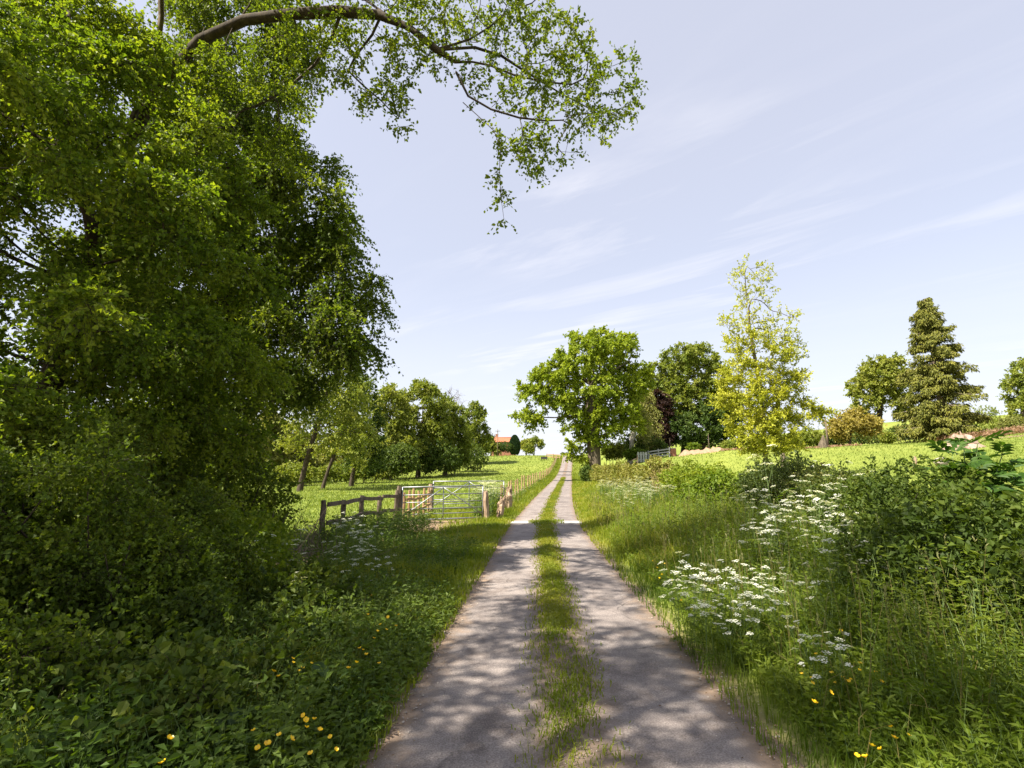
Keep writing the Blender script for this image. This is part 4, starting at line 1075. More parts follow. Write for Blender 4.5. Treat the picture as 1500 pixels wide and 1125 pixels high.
def farmhouse():
    Y = 162.0
    c = px(738, 655, Y); g = float(gz(c[0], Y))
    ridge = px(738, 641, Y)[2]; eave = px(738, 648.5, Y)[2]
    wdt, dep = 7.6, 6.0
    root = thing("farmhouse", "farmhouse with red tiled roof on the hill crest behind the wood", "house", (c[0], Y, g))
    m = MB(); box(m, (0, 0, (eave - g) / 2), (wdt, dep, eave - g)); m.build("wall", M['brick'], root)
    m = MB(); e = eave - g; r_ = ridge - g; hw, hd = wdt / 2 + .4, dep / 2 + .4
    for s in (-1, 1):
        for k in range(8):      # overlapping tile courses
            t0, t1 = k / 8, (k + 1) / 8 + .03
            y0, y1 = s * hd * (1 - t0), s * hd * (1 - min(t1, 1)); z0, z1 = e + (r_ - e) * t0 + .06, e + (r_ - e) * min(t1, 1) + .01
            m.add([[-hw, y0, z0], [hw, y0, z0], [hw, y1, z1], [-hw, y1, z1], [-hw, y0, z0 - .08], [hw, y0, z0 - .08]], [[0, 1, 2, 3], [4, 5, 1, 0]])
    rf = m.build("roof", M['rooftile'], root)
    m = MB(); tube(m, [(-hw, 0, r_ + .05), (hw, 0, r_ + .05)], .14, 8); m.build("ridge", M['rooftile'], rf, True)
    m = MB(); m.add([[-hw + .4, -hd + .4, e], [-hw + .4, hd - .4, e], [-hw + .4, 0, r_ - .1]], [[0, 1, 2]]); m.build("gable", M['brick'], root)
    m = MB(); m.add([[hw - .4, -hd + .4, e], [hw - .4, hd - .4, e], [hw - .4, 0, r_ - .1]], [[0, 2, 1]]); m.build("gable", M['brick'], root)
    m = MB(); box(m, (-2.2, .4, r_ + .3), (.8, .6, 1.4)); box(m, (-2.2, .4, r_ + 1.05), (.95, .75, .14)); m.build("chimney", M['brick'], rf)
    for x in (-2.3, 0, 2.3):
        m = MB(); box(m, (x, -dep / 2 - .02, e - .9), (1.1, .08, 1.1)); wn = m.build("window", M['paintgrey'], root)
        m = MB(); box(m, (x, -dep / 2 - .05, e - .9), (.9, .06, .9)); m.build("pane", M['glass'], wn)
    b = G(px(729, 655, 145)[0], 145); top = px(729, 629, 145)[2]
    p = thing("utility_pole", "thin wooden utility pole rising beside the farmhouse roof", "pole", b)
    m = MB(); tube(m, [(0, 0, -.2), (0, 0, top - b[2])], [.14, .09], 8); m.build("mast", M['oldwood'], p, True)
    m = MB(); box(m, (0, -.14, top - b[2] - .5), (1.4, .1, .12)); m.build("crossarm", M['oldwood'], p)
farmhouse()

# ------------------------------------------------------------------ trees right of the lane
mid_tree("oak_tree", "large spreading oak with thick trunk beside the lane", 872, 60,
         [(865, 520, 60, 38), (905, 510, 32, 26), (815, 560, 40, 32), (785, 575, 30, 24), (775, 610, 24, 18), (860, 570, 55, 40), (905, 560, 38, 40), (900, 610, 42, 34), (835, 600, 40, 30), (850, 640, 30, 24), (880, 630, 34, 24), (932, 556, 26, 28), (842, 660, 20, 14), (925, 620, 24, 20)],
         680, .78, 'oak', 'bark', trunkx=866, step=.5, kill=.55, infl=3.5, L=.24, W=.18, n_spray=8, spray=.75, nl=9, bias=1.3, leafmax=5, r_tip=.016, sides=14)
mid_tree("birch_tree", "pale barked leaning birch stem right of the oak", 923, 66, [(930, 600, 16, 26), (940, 625, 14, 24), (935, 570, 12, 20)], 110, .30, 'willow', 'barkpale', trunkx=932, L=.2, W=.11, droop=.8)
mid_tree("weeping_tree", "pale drooping tree between the oak and copper beech", 943, 70, [(944, 590, 14, 36), (950, 625, 14, 26)], 150, .2, 'willow', 'bark', L=.24, W=.1, droop=1.3, spray=1.0)
mid_tree("copper_beech", "dark purple copper beech showing behind the oak", 962, 76, [(962, 592, 18, 20), (970, 610, 18, 20), (950, 605, 14, 24), (958, 640, 26, 24)], 320, .4, 'copper', 'barkdark', L=.28, W=.2)
mid_tree("lime_tree", "tall broad green tree behind the yellow tree's left side", 1005, 80, [(1000, 530, 38, 30), (960, 556, 26, 26), (1030, 545, 34, 40), (985, 575, 30, 34), (1010, 590, 40, 34), (1045, 590, 30, 36), (1000, 560, 34, 34)],
         420, .5, 'wood', 'barkdark', L=.28, W=.2, trunkx=1008)
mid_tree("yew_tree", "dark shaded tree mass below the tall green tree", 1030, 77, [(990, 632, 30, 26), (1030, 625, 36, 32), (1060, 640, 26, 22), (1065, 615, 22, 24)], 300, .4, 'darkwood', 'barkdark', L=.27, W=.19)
def top_sparse(O):
    z0 = 6.5
    return np.clip(1.1 - (O[:, 2] - 4.6) / 6.2, .14, 1.0)
mid_tree("young_maple", "young yellow green tree with thin upright bare topped crown", 1124, 27,
         [(1095, 430, 30, 50), (1112, 420, 28, 42), (1085, 480, 36, 30), (1135, 475, 34, 34), (1110, 520, 50, 32), (1095, 580, 52, 30), (1145, 560, 42, 34), (1090, 540, 40, 24), (1120, 620, 60, 26), (1170, 600, 26, 24), (1130, 655, 55, 18), (1205, 610, 20, 9), (1160, 510, 22, 26), (1095, 385, 14, 22)],
         700, .11, 'yellow', 'bark', top=px(1098, 385, 27)[2], trunkx=1108, step=.26, kill=.30, infl=2.4, L=.088, W=.068, n_spray=12, spray=.44, nl=8, rise=.9, bias=1.0, leafmax=4, r_tip=.0055, droop=.1, twigs=True, sprayr=.0045, leafy_top=top_sparse, jit=.2, depth=.9)
mid_tree("sycamore_tree", "green rounded tree with dark trunk left of the spruce", 1295, 84, [(1290, 550, 32, 30), (1265, 575, 26, 26), (1310, 580, 28, 34), (1262, 600, 16, 18), (1305, 545, 26, 28)], 300, .42, 'wood', 'barkdark', L=.27, W=.2, trunkx=1294)
mid_tree("ornamental_maple", "low spreading orange tinged maple in the garden beyond the field", 1250, 62, [(1240, 622, 26, 9), (1262, 618, 20, 9), (1248, 608, 18, 7), (1226, 630, 12, 6), (1270, 630, 14, 7)], 170, .16, 'maple', 'barkdark', L=.2, W=.14, step=.35, kill=.4)
mid_tree("ash_tree", "tree cut off by the right edge of the picture", 1510, 80, [(1500, 570, 24, 34), (1520, 545, 26, 30), (1490, 600, 16, 14)], 180, .3, 'wood', L=.27, W=.2)

def spruce():
    Y = 70.0
    b = G(px(1385, 640, Y)[0], Y); top = px(1356, 434, Y)[2]; H = top - b[2]
    root = thing("spruce_tree", "tall conical spruce on the rise at the right", "tree", b)
    mt, ml = MB(), MB()
    tx = px(1356, 434, Y)[0] * 0 + b[0]
    tube(mt, [b + [0, 0, -.2], b + [0, 0, .6], b + [0, 0, H * .5], b + [0, 0, H * .98]], [.62, .42, .26, .03], 12, .3)
    for z in 1.3 + (H - 1.7) * np.sort(rng.random(235)) ** 1.1:
        f = z / H
        ln = 6.3 * (1 - f) ** .75 * (1 if f > .12 else .85) + .25
        k = 1; a0 = rng.random() * 6.28
        for q in range(k):
            pass
            a = a0 + q * 6.283 / k + rng.normal() * .4; z_ = z + rng.normal() * .2; l_ = ln * (.42 + .68 * rng.random())
            t = np.linspace(0, 1, 7)
            dr = -(.55 if f < .6 else .15) * l_ * (t - .45 * t ** 2.4) * .8 + (.25 * l_ * t if f > .75 else 0)
            P = b + np.stack([np.cos(a) * l_ * t, np.sin(a) * l_ * t, z_ + dr], -1)
            tube(mt, P, np.linspace(.05 * (1 - f) + .02, .01, 7), 4, .4, cap=False)
            n = int(34 * l_ / 3) + 14
            tt = .18 + .82 * rng.random(n) ** .8
            B = np.stack([np.interp(tt, t, P[:, i_]) for i_ in range(3)], -1)
            side = np.array([-np.sin(a), np.cos(a), 0]) * rng.choice([-1, 1], n)[:, None]
            out_ = np.array([np.cos(a), np.sin(a), -.1])
            wd_ = (.28 * l_ * (1.15 - tt) * rng.random(n) + .05)[:, None]
            B = B + side * wd_ + np.array([0, 0, -1]) * (.75 * rng.random(n) ** 1.4)[:, None]
            nl_ = 5
            PP = np.repeat(B, nl_, 0) + rng.normal(size=(n * nl_, 3)) * np.array([.12, .12, .09])
            DD_ = np.repeat(out_ * .6 + side * .5 + np.array([0, 0, -.8]), nl_, 0) + rng.normal(size=(n * nl_, 3)) * .35
            leaves(ml, PP, DD_, .44, .15, np.clip(np.repeat(rng.random(n), nl_) * .6 + .4 * rng.random(n * nl_), 0, 1), .4, .3)
    mt.build("trunk", M['barkspruce'], root, True, b)
    tag(ml.build("crown", M['spruce'], root, False, b), kind="stuff")
spruce()

for (x, y, rx, ry, Y, mt_, nm, lb) in [
    (1016, 658, 9, 9, 60, 'hedgelit', "clipped_bush", "small clipped round bush on the garden bank"),
    (1330, 632, 26, 12, 74, 'darkwood', "laurel_bush", "dark evergreen shrubs between the sycamore and spruce"),
    (1410, 630, 24, 12, 78, 'darkwood', "laurel_bush", "dark shrub right behind the spruce trunk"),
    (1440, 612, 26, 20, 90, 'wood', "garden_bush", "green bushes on the rise right of the spruce"),
    (1485, 622, 20, 14, 74, 'willow', "willow_bush", "pale grey green rounded shrub near the right edge"),
    (1222, 640, 18, 12, 68, 'darkwood', "laurel_bush", "dark shrub behind the wooden post in the garden"),
    (925, 652, 20, 18, 67, 'darkwood', "laurel_bush", "dark shrub mass just right of the oak behind the birch"),
    (955, 655, 22, 16, 69, 'darkwood', "laurel_bush", "dark shrub mass below the copper beech"),
    (898, 660, 16, 12, 66, 'wood', "garden_bush", "green bush showing right behind the oak trunk"),
    (1262, 640, 34, 9, 71, 'darkwood', "laurel_bush", "long dark shrub row behind the orange tinged maple"),
    (1300, 640, 10, 8, 66, 'wood', "garden_bush", "small bush at the sycamore's foot"),
    (930, 664, 14, 8, 62, 'hedgelit', "garden_bush", "small sunlit bush behind the garden rails"),
    (1070, 655, 14, 10, 64, 'wood', "garden_bush", "green bush partly hidden behind the yellow tree"),
    (1185, 640, 20, 14, 66, 'wood', "garden_bush", "garden bush just right of the yellow tree")]:
    bush(nm, lb, px_lobes([(x, y, rx, ry), (x - rx * .5, y + ry * .25, rx * .6, ry * .75), (x + rx * .5, y + ry * .2, rx * .65, ry * .8)] if nm != "clipped_bush" else [(x, y, rx, ry)], Y, .8),
         420, M[mt_], .22, .15, .45, 8, 6, twigs=False, r=.04, bias=1.3)

def bracken():
    ml, ms = MB(), MB(); n = 500
    x = 56 + 22 * rng.random(n); y = 63 + 6 * rng.random(n)
    herbs(ml, ms, x, y, .5 + .5 * rng.random(n), 14, .3, .12, r=.01)
    n = 500; x = 23 + 16 * rng.random(n); y = 56.5 + 1.6 * rng.random(n) + .02 * x
    herbs(ml, ms, x, y, .15 + .2 * rng.random(n), 8, .2, .1, r=.01)
    tag(ms.build("bracken_stems", M['bracken']), "brown bracken stems on the far rise", "bracken", kind="stuff")
    tag(ml.build("dead_bracken", M['bracken']), "rusty brown bracken bed across the far rise at right", "bracken", kind="stuff")
bracken()
# ------------------------------------------------------------------ gates, posts and fences
def post_obj(name, parent, x, y, h, w=.11, mat='oldwood', lean=(0, 0), origin=(0, 0, 0), rough=.006, z0=None):
    b = MB(); z = float(gz(x, y)) if z0 is None else z0
    n = 7; t = np.linspace(0, 1, n)
    P = np.stack([x + lean[0] * t + rng.normal(0, rough, n), y + lean[1] * t + rng.normal(0, rough, n), z - .25 + (h + .25) * t], -1)
    rr = np.full(n, w * .62) * (1 + .06 * rng.normal(size=n)); rr[-1] *= .82
    tube(b, P, rr, 7, rng.random())
    return b.build(name, M[mat], parent, False, origin)

def bar_obj(name, parent, a, c, r=.022, mat='steel', origin=(0, 0, 0), sides=8, sag=0.0):
    b = MB(); a = np.asarray(a, float); c = np.asarray(c, float); t = np.linspace(0, 1, 4)[:, None]
    P = a + (c - a) * t; P[:, 2] -= sag * np.sin(t[:, 0] * math.pi)
    tube(b, P, r, sides); return b.build(name, M[mat], parent, True, origin)

def rail_obj(name, parent, a, c, hgt=.09, thk=.04, mat='oldwood', origin=(0, 0, 0)):
    a = np.asarray(a, float); c = np.asarray(c, float); d = norm(c - a); s = norm(np.cross(d, [0, 0, 1])) * thk / 2; u = np.array([0, 0, hgt / 2])
    b = MB(); V = []
    for k, t in enumerate(np.linspace(0, 1, 4)):
        p = a + (c - a) * t + np.array([0, 0, .012 * rng.normal()])
        V += [p - s - u, p + s - u, p + s + u, p - s + u]
    Fc = []
    for k in range(3):
        for j in range(4): Fc.append([k * 4 + j, k * 4 + (j + 1) % 4, k * 4 + 4 + (j + 1) % 4, k * 4 + 4 + j])
    Fc += [[3, 2, 1, 0], [12, 13, 14, 15]]
    b.add(V, Fc); return b.build(name, M[mat], parent, False, origin)

def field_gate(label, A, B, h, bars, group=None):
    """tubular steel gate from A to B (x,y)"""
    A = G(*A, .10); B = G(*B, .10); o = A.copy()
    root = thing("field_gate", label, "gate", o, group)
    up = np.array([0, 0, 1.0]); Mi = (A + B) / 2
    for k, t in enumerate(bars):
        bar_obj("bar", root, A + up * h * t, B + up * h * t, .026 if k in (0, len(bars) - 1) else .017, origin=o)
    for p in (A, B): bar_obj("stile", root, p - up * .02, p + up * (h + .01), .026, origin=o)
    bar_obj("upright", root, Mi, Mi + up * h, .02, origin=o)
    off = norm(np.cross(B - A, up)) * .028
    bar_obj("brace", root, Mi + up * h * .97 + off, A + up * .12 + off, .018, origin=o)
    bar_obj("brace", root, Mi + up * h * .97 + off, B + up * .12 + off, .018, origin=o)
    for z_ in (.2, h - .12): m = MB(); box(m, A + up * z_ - norm(B - A) * .05, (.12, .05, .05)); m.build("hinge", M['dark'], root, False, o)
    m = MB(); box(m, B + up * h * .72 + norm(B - A) * .05, (.14, .04, .06)); m.build("latch", M['dark'], root, False, o)
    return root

GA, GB = (px(588, 765, 18.9)[0], 18.9), (px(707, 760, 19.7)[0], 19.7)
field_gate("galvanised steel field gate nearest the lane, with diagonal braces", GA, GB, 1.16, (0, .17, .33, .53, .76, 1.0))
G2A, G2B = (px(634, 748, 23.2)[0], 23.2), (px(738, 745, 24.0)[0], 24.0)
field_gate("second steel field gate standing behind the nearer one", G2A, G2B, 1.18, (0, .17, .33, .53, .76, 1.0))

def single_post(name, label, x, y, h, w, mat, lean=(0, 0), group=None):
    b = G(x, y); r_ = thing(name, label, "post", b, group)
    p = post_obj("shaft", r_, x, y, h, w, mat, lean, b, rough=.012)
    return r_
gp = single_post("gate_post", "stout dark wooden post carrying the nearer gate's left end", GA[0] - .12, 18.9, 1.32, .17, 'oldwood')
single_post("gate_post", "thick weathered post carrying the far gate's left end", G2A[0] - .12, 23.2, 1.15, .16, 'splitwood')

def split_post(label, x, y, h, w, lean):
    """old cleft oak post: split, ragged top"""
    b = G(x, y); r_ = thing("cleft_post", label, "post", b)
    for k in range(3):
        m = MB(); n = 8; t = np.linspace(0, 1, n); a = k * 2.1 + rng.random()
        hh = h * (1 - .14 * k * rng.random())
        P = np.stack([np.cos(a) * w * .32 + lean[0] * t + rng.normal(0, .012, n), np.sin(a) * w * .32 + lean[1] * t + rng.normal(0, .012, n), -.2 + (hh + .2) * t], -1)
        rr = w * .42 * (1 + .15 * rng.normal(size=n)); rr[-1] *= .35; rr[-2] *= .8
        tube(m, P, rr, 6, rng.random()); m.build("cleft", M['splitwood'], r_)
split_post("pale split oak post at the near gate's latch end", GB[0] + .16, 19.6, 1.08, .16, (-.06, 0))
split_post("short broken oak post leaning just right of the latch post", GB[0] + .62, 20.2, .85, .2, (.12, .05))
split_post("old brown oak post in the cow parsley at the far gate's end", G2B[0] + .2, 23.8, 1.1, .24, (.05, 0))

def rail_fence(label, pts, h, rails, spacing, nm="rail_fence", w=.10, mat='oldwood', railh=.09, jit=.05, group=None):
    pts = np.array(pts, float); seg = np.linalg.norm(np.diff(pts, axis=0), axis=1); s = np.concatenate([[0], np.cumsum(seg)])
    n = max(2, int(round(s[-1] / spacing)) + 1); tt = np.linspace(0, s[-1], n)
    X = np.interp(tt, s, pts[:, 0]); Yv = np.interp(tt, s, pts[:, 1]); o = G(X[0], Yv[0])
    root = thing(nm, label, "fence", o, group)
    for x, y in zip(X, Yv): post_obj("post", root, x, y, h * (1 + jit * rng.normal()), w, mat, (rng.normal() * .03, 0), o)
    for k in range(n - 1):
        for r_ in rails:
            a = G(X[k], Yv[k], r_ + .02 * rng.normal()); c = G(X[k + 1], Yv[k + 1], r_ + .02 * rng.normal())
            off = np.array([w * .62 + .03, 0, 0]); rail_obj("rail", root, a + off, c + off, railh, .045, mat, o)
    return root
rail_fence("weathered post and rail fence running left from the near gate", [(GA[0] - .2, 18.7), (-4.6, 16.2), (-4.8, 13.4)], 1.12, (.52, .98), 1.35, w=.12, railh=.11)
rail_fence("wooden rail fence joining the two gates on their left side", [(GA[0] - .05, 19.4), (G2A[0] - .15, 22.8)], 1.1, (.35, .8), .72, w=.09, mat='newwood')

def wire_fence():
    Y = np.array([24.8, 26.6, 28.2, 30.5, 33, 35.5, 38, 41, 44, 47, 50, 53.5, 57, 60.5, 64, 68, 72, 76, 80, 84, 88, 92, 97, 102, 107, 112, 117, 122])
    X = cx(Y) - 1.24 - np.interp(Y, [24, 40, 60, 122], [1.05, 1.35, 1.35, 1.2]); o = G(X[0], Y[0])
    root = thing("wire_fence", "timber post and wire fence along the lane's left edge", "fence", o)
    for x, y in zip(X, Y): post_obj("post", root, x, y, 1.12 * (1 + .04 * rng.normal()), .06 + .0004 * y, 'newwood', (rng.normal() * .04, 0), o)
    for h in (.3, .6, .85, 1.02):
        m = MB(); P = np.stack([X + .06, Y, gz(X, Y) + h], -1); tube(m, P, .004 + .00012 * Y, 4, cap=False); m.build("wire", M['wire'], root, True, o)
wire_fence()
rail_fence("low brown rail fence crossing the hill crest beside the lane", [(px(801, 667, 124)[0], 124), (px(820, 668, 122)[0], 122)], 1.15, (.45, .95), 1.6, w=.14, mat='newwood', railh=.2)
def trough():
    b = G(px(797, 668, 120)[0], 120); r_ = thing("water_trough", "small dark trough on the hill crest by the rail fence", "trough", b)
    m = MB(); box(m, (0, 0, .45), (1.5, .7, .5)); m.build("tank", M['dark'], r_)
    m = MB(); box(m, (0, 0, .703), (1.56, .76, .05)); m.build("rim", M['dark'], r_)
    for s in (-.55, .55): m = MB(); box(m, (s, 0, .1), (.12, .5, .24)); m.build("leg", M['dark'], r_)
trough()

# garden boundary right of the oak
rail_fence("low dark rail fence between the oak and garden entrance", [(px(880, 682, 58)[0], 58), (px(934, 676, 58.5)[0], 58.5)], 1.0, (.4, .8), 1.4, w=.10, railh=.1)
rail_fence("grey plank fence beside the brick pier in the garden", [(px(950, 672, 60)[0], 60), (px(981, 672, 60)[0], 60)], 1.1, (.3, .6, .9), 1.2, w=.11, mat='paintgrey', railh=.14)
def garden_bits():
    b = G(px(941, 672, 59)[0], 59); r_ = thing("garden_wicket", "small pale grey wicket gate panel by the plank fence", "gate", b)
    for k in range(4): m = MB(); box(m, (-.45 + k * .3, 0, .62), (.20, .04, 1.15)); m.build("plank", M['paintgrey'], r_)
    for z in (.3, .95): m = MB(); box(m, (0, .05, z), (1.2, .05, .12)); m.build("rail", M['paintgrey'], r_)
    b = G(px(986, 668, 60.5)[0], 60.5); r_ = thing("brick_pier", "short red brick pier with stone cap at the garden entrance", "pier", b)
    r_.scale = (.62, .62, .62)
    m = MB(); box(m, (0, 0, 1.5), (1.0, 1.0, .14), bev=.05); m.build("cap", M['stone'], r_)
    bm_ = MB(); box(bm_, (0, 0, 0), (.48, .245, .13)); me = bm_.mesh("brick", M['brick'])
    for c in range(10):
        for k in range(8):
            o = bpy.data.objects.new("brick", me); COL.objects.link(o); o.parent = r_
            sx = (k % 2 - .5) * .5; fy = (k // 2)
            off = .02 * (c % 2)
            if fy == 0: o.location = (sx + off, -.34, .07 + c * .142)
            elif fy == 1: o.location = (sx - off, .34, .07 + c * .142)
            elif fy == 2: o.location = (-.36, sx * .4 + .0, .07 + c * .142); o.rotation_euler = (0, 0, math.pi / 2)
            else: o.location = (.36, sx * .4, .07 + c * .142); o.rotation_euler = (0, 0, math.pi / 2)
            if fy >= 2 and k % 2: o.location.z -= .0; o.scale = (.9, .9, .98)
    # long soil bank of the garden
    m = MB(); xs = np.linspace(px(995, 672, 58)[0], px(1062, 672, 58)[0], 26); rows = [(-1.2, -.1), (-.7, .35), (0, .55), (.8, .45), (1.6, -.1)]
    V = []
    for i_, x in enumerate(xs):
        e_ = min(1, i_ / 3, (25 - i_) / 3)
        for (dy_, h) in rows: V.append([x, 58 + dy_, float(gz(x, 58 + dy_)) + h * e_ * (1 + .2 * rng.normal()) - .05])
    k = len(rows); Fc = [[a * k + c, a * k + k + c, a * k + k + c + 1, a * k + c + 1] for a in range(25) for c in range(k - 1)]
    m.add(V, Fc); o = m.build("soil_bank", M['soil'], None, True); tag(o, "bare pinkish soil bank along the garden edge", "bank")
    # post with a stub beside it
    Y = 58.5; b = G(px(1212, 645, Y)[0], Y); top = px(1212, 612, Y)[2] - b[2]
    r_ = thing("garden_post", "pale wooden post standing in the garden right of the yellow tree", "post", b)
    m = MB(); tube(m, [(0, 0, -.1), (.02, 0, top * .5), (0, 0, top)], [.11, .10, .08], 8); m.build("shaft", M['oldwood'], r_, True)
    m = MB(); tube(m, [(0, 0, top - .02), (0, 0, top + .06)], [.12, .03], 8); m.build("cap", M['oldwood'], r_, True)
    b = G(px(1205, 648, 57.5)[0], 57.5); r_ = thing("log_stub", "dark grey tapered log stub at the foot of the garden post", "log", b)
    m = MB(); tube(m, [(0, 0, -.1), (0, 0, .5), (.1, 0, .9), (.15, 0, 1.5)], [.6, .45, .3, .1], 9, .2); m.build("trunk", M['bark'], r_)
    for (x, Y, lb) in ((982, 61.5, "tall thin stake behind the brick pier"), (1039, 61, "tall thin stake right of the round clipped bush")):
        b = G(px(x, 660, Y)[0], Y); r_ = thing("garden_stake", lb, "stake", b); post_obj("shaft", r_, b[0], b[1], 2.3, .07, 'oldwood', (0, 0), b)
    single_post("field_post", "short dark post at the hedge top below the yellow tree", px(1150, 700, 14.5)[0], 14.5, 1.55, .12, 'oldwood')
    single_post("field_post", "small pale marker post out in the right field", px(1341, 685, 26)[0], 26, .55, .16, 'splitwood')
garden_bits()

def stump():
    Y = 39.0; b = G(px(1411, 660, Y)[0], Y); r_ = thing("tree_stump", "broad pinkish tree stump on the sunlit right hand field", "stump", b)
    m = MB(); n = 26; th = np.arange(n) * 2 * math.pi / n
    prof = [(1.25, -.15), (1.08, .1), (.86, .35), (.78, .7), (.76, .95)]; V = []
    lob = 1 + .13 * np.sin(th * 5 + 1) + .08 * np.sin(th * 8 + 2)
    for i_, (r0, z) in enumerate(prof):
        f = (1 + (lob - 1) * (1.6 - .25 * i_)) * r0 + rng.normal(0, .02, n)
        zz = z + (i_ == 4) * (.12 * np.sin(th * 2 + .6) + .07 * rng.normal(size=n))
        V.append(np.stack([np.cos(th) * f, np.sin(th) * f, np.broadcast_to(zz, (n,))], -1))
    V = np.concatenate(V); Fc = [[a * n + k, a * n + (k + 1) % n, a * n + n + (k + 1) % n, a * n + n + k] for a in range(4) for k in range(n)]
    m.add(V, Fc); m.build("bole", M['stump'], r_, False)
    m = MB(); ring = V[-n:].copy(); c = ring.mean(0); m.add(np.concatenate([ring, [c + [0, 0, -.08]]]), [[k, (k + 1) % n, n] for k in range(n)]); m.build("cut_face", M['stump'], r_)
    for (a, l_) in ((.3, .55), (-.3, .4)):
        m = MB(); tube(m, [(np.cos(a) * .9, np.sin(a) * .9, .25), (np.cos(a) * 1.3, np.sin(a) * 1.3, .1), (np.cos(a) * (1.3 + l_), np.sin(a) * (1.3 + l_), -.1)], [.22, .16, .06], 7); m.build("root", M['stump'], r_)
    m = MB(); tube(m, [(.1, .1, .8), (.12, .1, 1.1), (.08, .12, 1.4)], [.09, .07, .02], 6); m.build("splinter", M['stump'], r_)
    Y = 24.0; b = G(px(1380, 690, Y)[0], Y)
    m = MB(); n, k = 9, 5; V = []
    for a in range(k):
        ph = math.pi * a / (k - 1); V += [[.30 * math.sin(ph) * math.cos(t) * (1 + .15 * rng.normal()), .24 * math.sin(ph) * math.sin(t), .30 + .22 * math.cos(ph) + .02 * rng.normal()] for t in np.arange(n) * 6.283 / n]
    m.add(V, [[a * n + q, a * n + n + q, a * n + n + (q + 1) % n, a * n + (q + 1) % n] for a in range(k - 1) for q in range(n)])
    o = m.build("boulder", M['stone'], None, True, None, b); tag(o, "pale boulder in the right field just left of the elder", "boulder")
stump()

# ------------------------------------------------------------------ flowering and broad leaved plants
def umbel_mesh(seed, k=11, rad=.048):
    m = MB(); r2 = np.random.default_rng(seed)
    for i_ in range(k):
        a = i_ * 2.39996; rr = rad * math.sqrt((i_ + .5) / k) * (1 + .12 * r2.normal()); p = np.array([math.cos(a) * rr, math.sin(a) * rr, .040 - .012 * (rr / rad) ** 2 + .004 * r2.normal()])
        tube(m, [(0, 0, 0), p * [.6, .6, .55], p], [.0012, .0009, .0008], 3, .4, 1, cap=False)
        for f in range(9):
            b_ = f * 2.39996 + i_; fr = .0105 * math.sqrt((f + .4) / 9); c = p + [math.cos(b_) * fr, math.sin(b_) * fr, .004 + .003 * r2.random()]
            s = .0042 * (1 + .3 * r2.random()); t = r2.random() * 3
            V = [c + [math.cos(t + q * 1.5708) * s, math.sin(t + q * 1.5708) * s, .0015 * r2.normal()] for q in range(4)]
            m.add(V, [[0, 1, 2, 3]], r2.random(), 0)
    return m.mesh("umbel", [M['white'], M['stem']])
UMB = [umbel_mesh(3, 11, .045), umbel_mesh(5, 13, .055), umbel_mesh(8, 9, .036)]

def fern_leaf_mesh():
    m = MB(); P, D, L_, W_ = [], [], [], []
    tube(m, [(0, 0, 0), (.12, 0, .06), (.26, 0, .05)], [.002, .0015, .0008], 3, .4, cap=False)
    for i_ in range(7):
        t = .25 + .75 * i_ / 6; bx = .26 * t; bz = .06 * math.sin(t * 2.6)
        for s in (-1, 1):
            ln = .10 * (1.1 - t * .8)
            for q in range(4):
                f = (q + .5) / 4; P.append([bx + ln * f * .5, s * ln * f, bz - .01 * f]); D.append([.7, s * (.7 - .9 * (q % 2)), 0]); L_.append(.035 * (1.1 - .6 * f)); W_.append(.016)
    leaves(m, np.array(P), np.array(D, float), np.array(L_), np.array(W_), None, 2.0, .15)
    return m.mesh("leaf", M['herb'])
FERN = fern_leaf_mesh()

def link(name, me, parent, loc, rot=(0, 0, 0), sc=1.0):
    o = bpy.data.objects.new(name, me); COL.objects.link(o); o.parent = parent; o.location = tuple(float(q) for q in loc); o.rotation_euler = rot; o.scale = (sc, sc, sc); return o

def make_parsley(v):
    """cow parsley, one metre tall at scale 1"""
    root = thing("cow_parsley", "cow parsley", "flower")
    m = MB(); heads = []
    top = np.array([rng.normal() * .04, rng.normal() * .04, .93])
    main = [np.zeros(3), np.array([top[0] * .2, top[1] * .2, .4]), np.array([top[0] * .5, top[1] * .5, .68]), top]
    tube(m, main, [.0055, .0045, .0035, .002], 5, .4)
    heads.append((top, 0))
    for k in range([5, 4, 6, 3][v]):
        a = k * 2.4 + rng.random(); z0 = .45 + .07 * k; b0 = np.array([top[0] * z0 * .6, top[1] * z0 * .6, z0]); r_ = .10 + .10 * rng.random(); h = .25 + .18 * rng.random()
        e = b0 + [math.cos(a) * r_, math.sin(a) * r_, h]; md = b0 + [math.cos(a) * r_ * .65, math.sin(a) * r_ * .65, h * .45]
        tube(m, [b0, md, e], [.003, .0022, .0016], 4, .4, cap=False); heads.append((e, k + 1))
    st = m.build("stem", M['stem'], root, True)
    for (p, k) in heads: link("umbel", UMB[(k + v) % 3], root, p, (rng.normal() * .18, rng.normal() * .18, rng.random() * 6), 1.1 + .35 * rng.random())
    for k in range(4):
        a = rng.random() * 6.28; z0 = .08 + .14 * k; link("leaf", FERN, root, (0, 0, z0), (0, -.3 - .3 * rng.random(), a), 1.1 + .4 * rng.random())
    return root
PAR = [make_parsley(v) for v in range(4)]
used = [False] * 4
def put_parsley(x, y, h, label, group):
    v = rng.integers(4)
    if used[v]: o = copy_tree(PAR[v])
    else: o = PAR[v]; used[v] = True
    o.location = tuple(G(x, y, -.02)); o.rotation_euler = (rng.normal() * .09, rng.normal() * .09, rng.random() * 6.28); o.scale = (h, h, h)
    o["label"] = label; o["group"] = group; o["category"] = "flower"
    return o

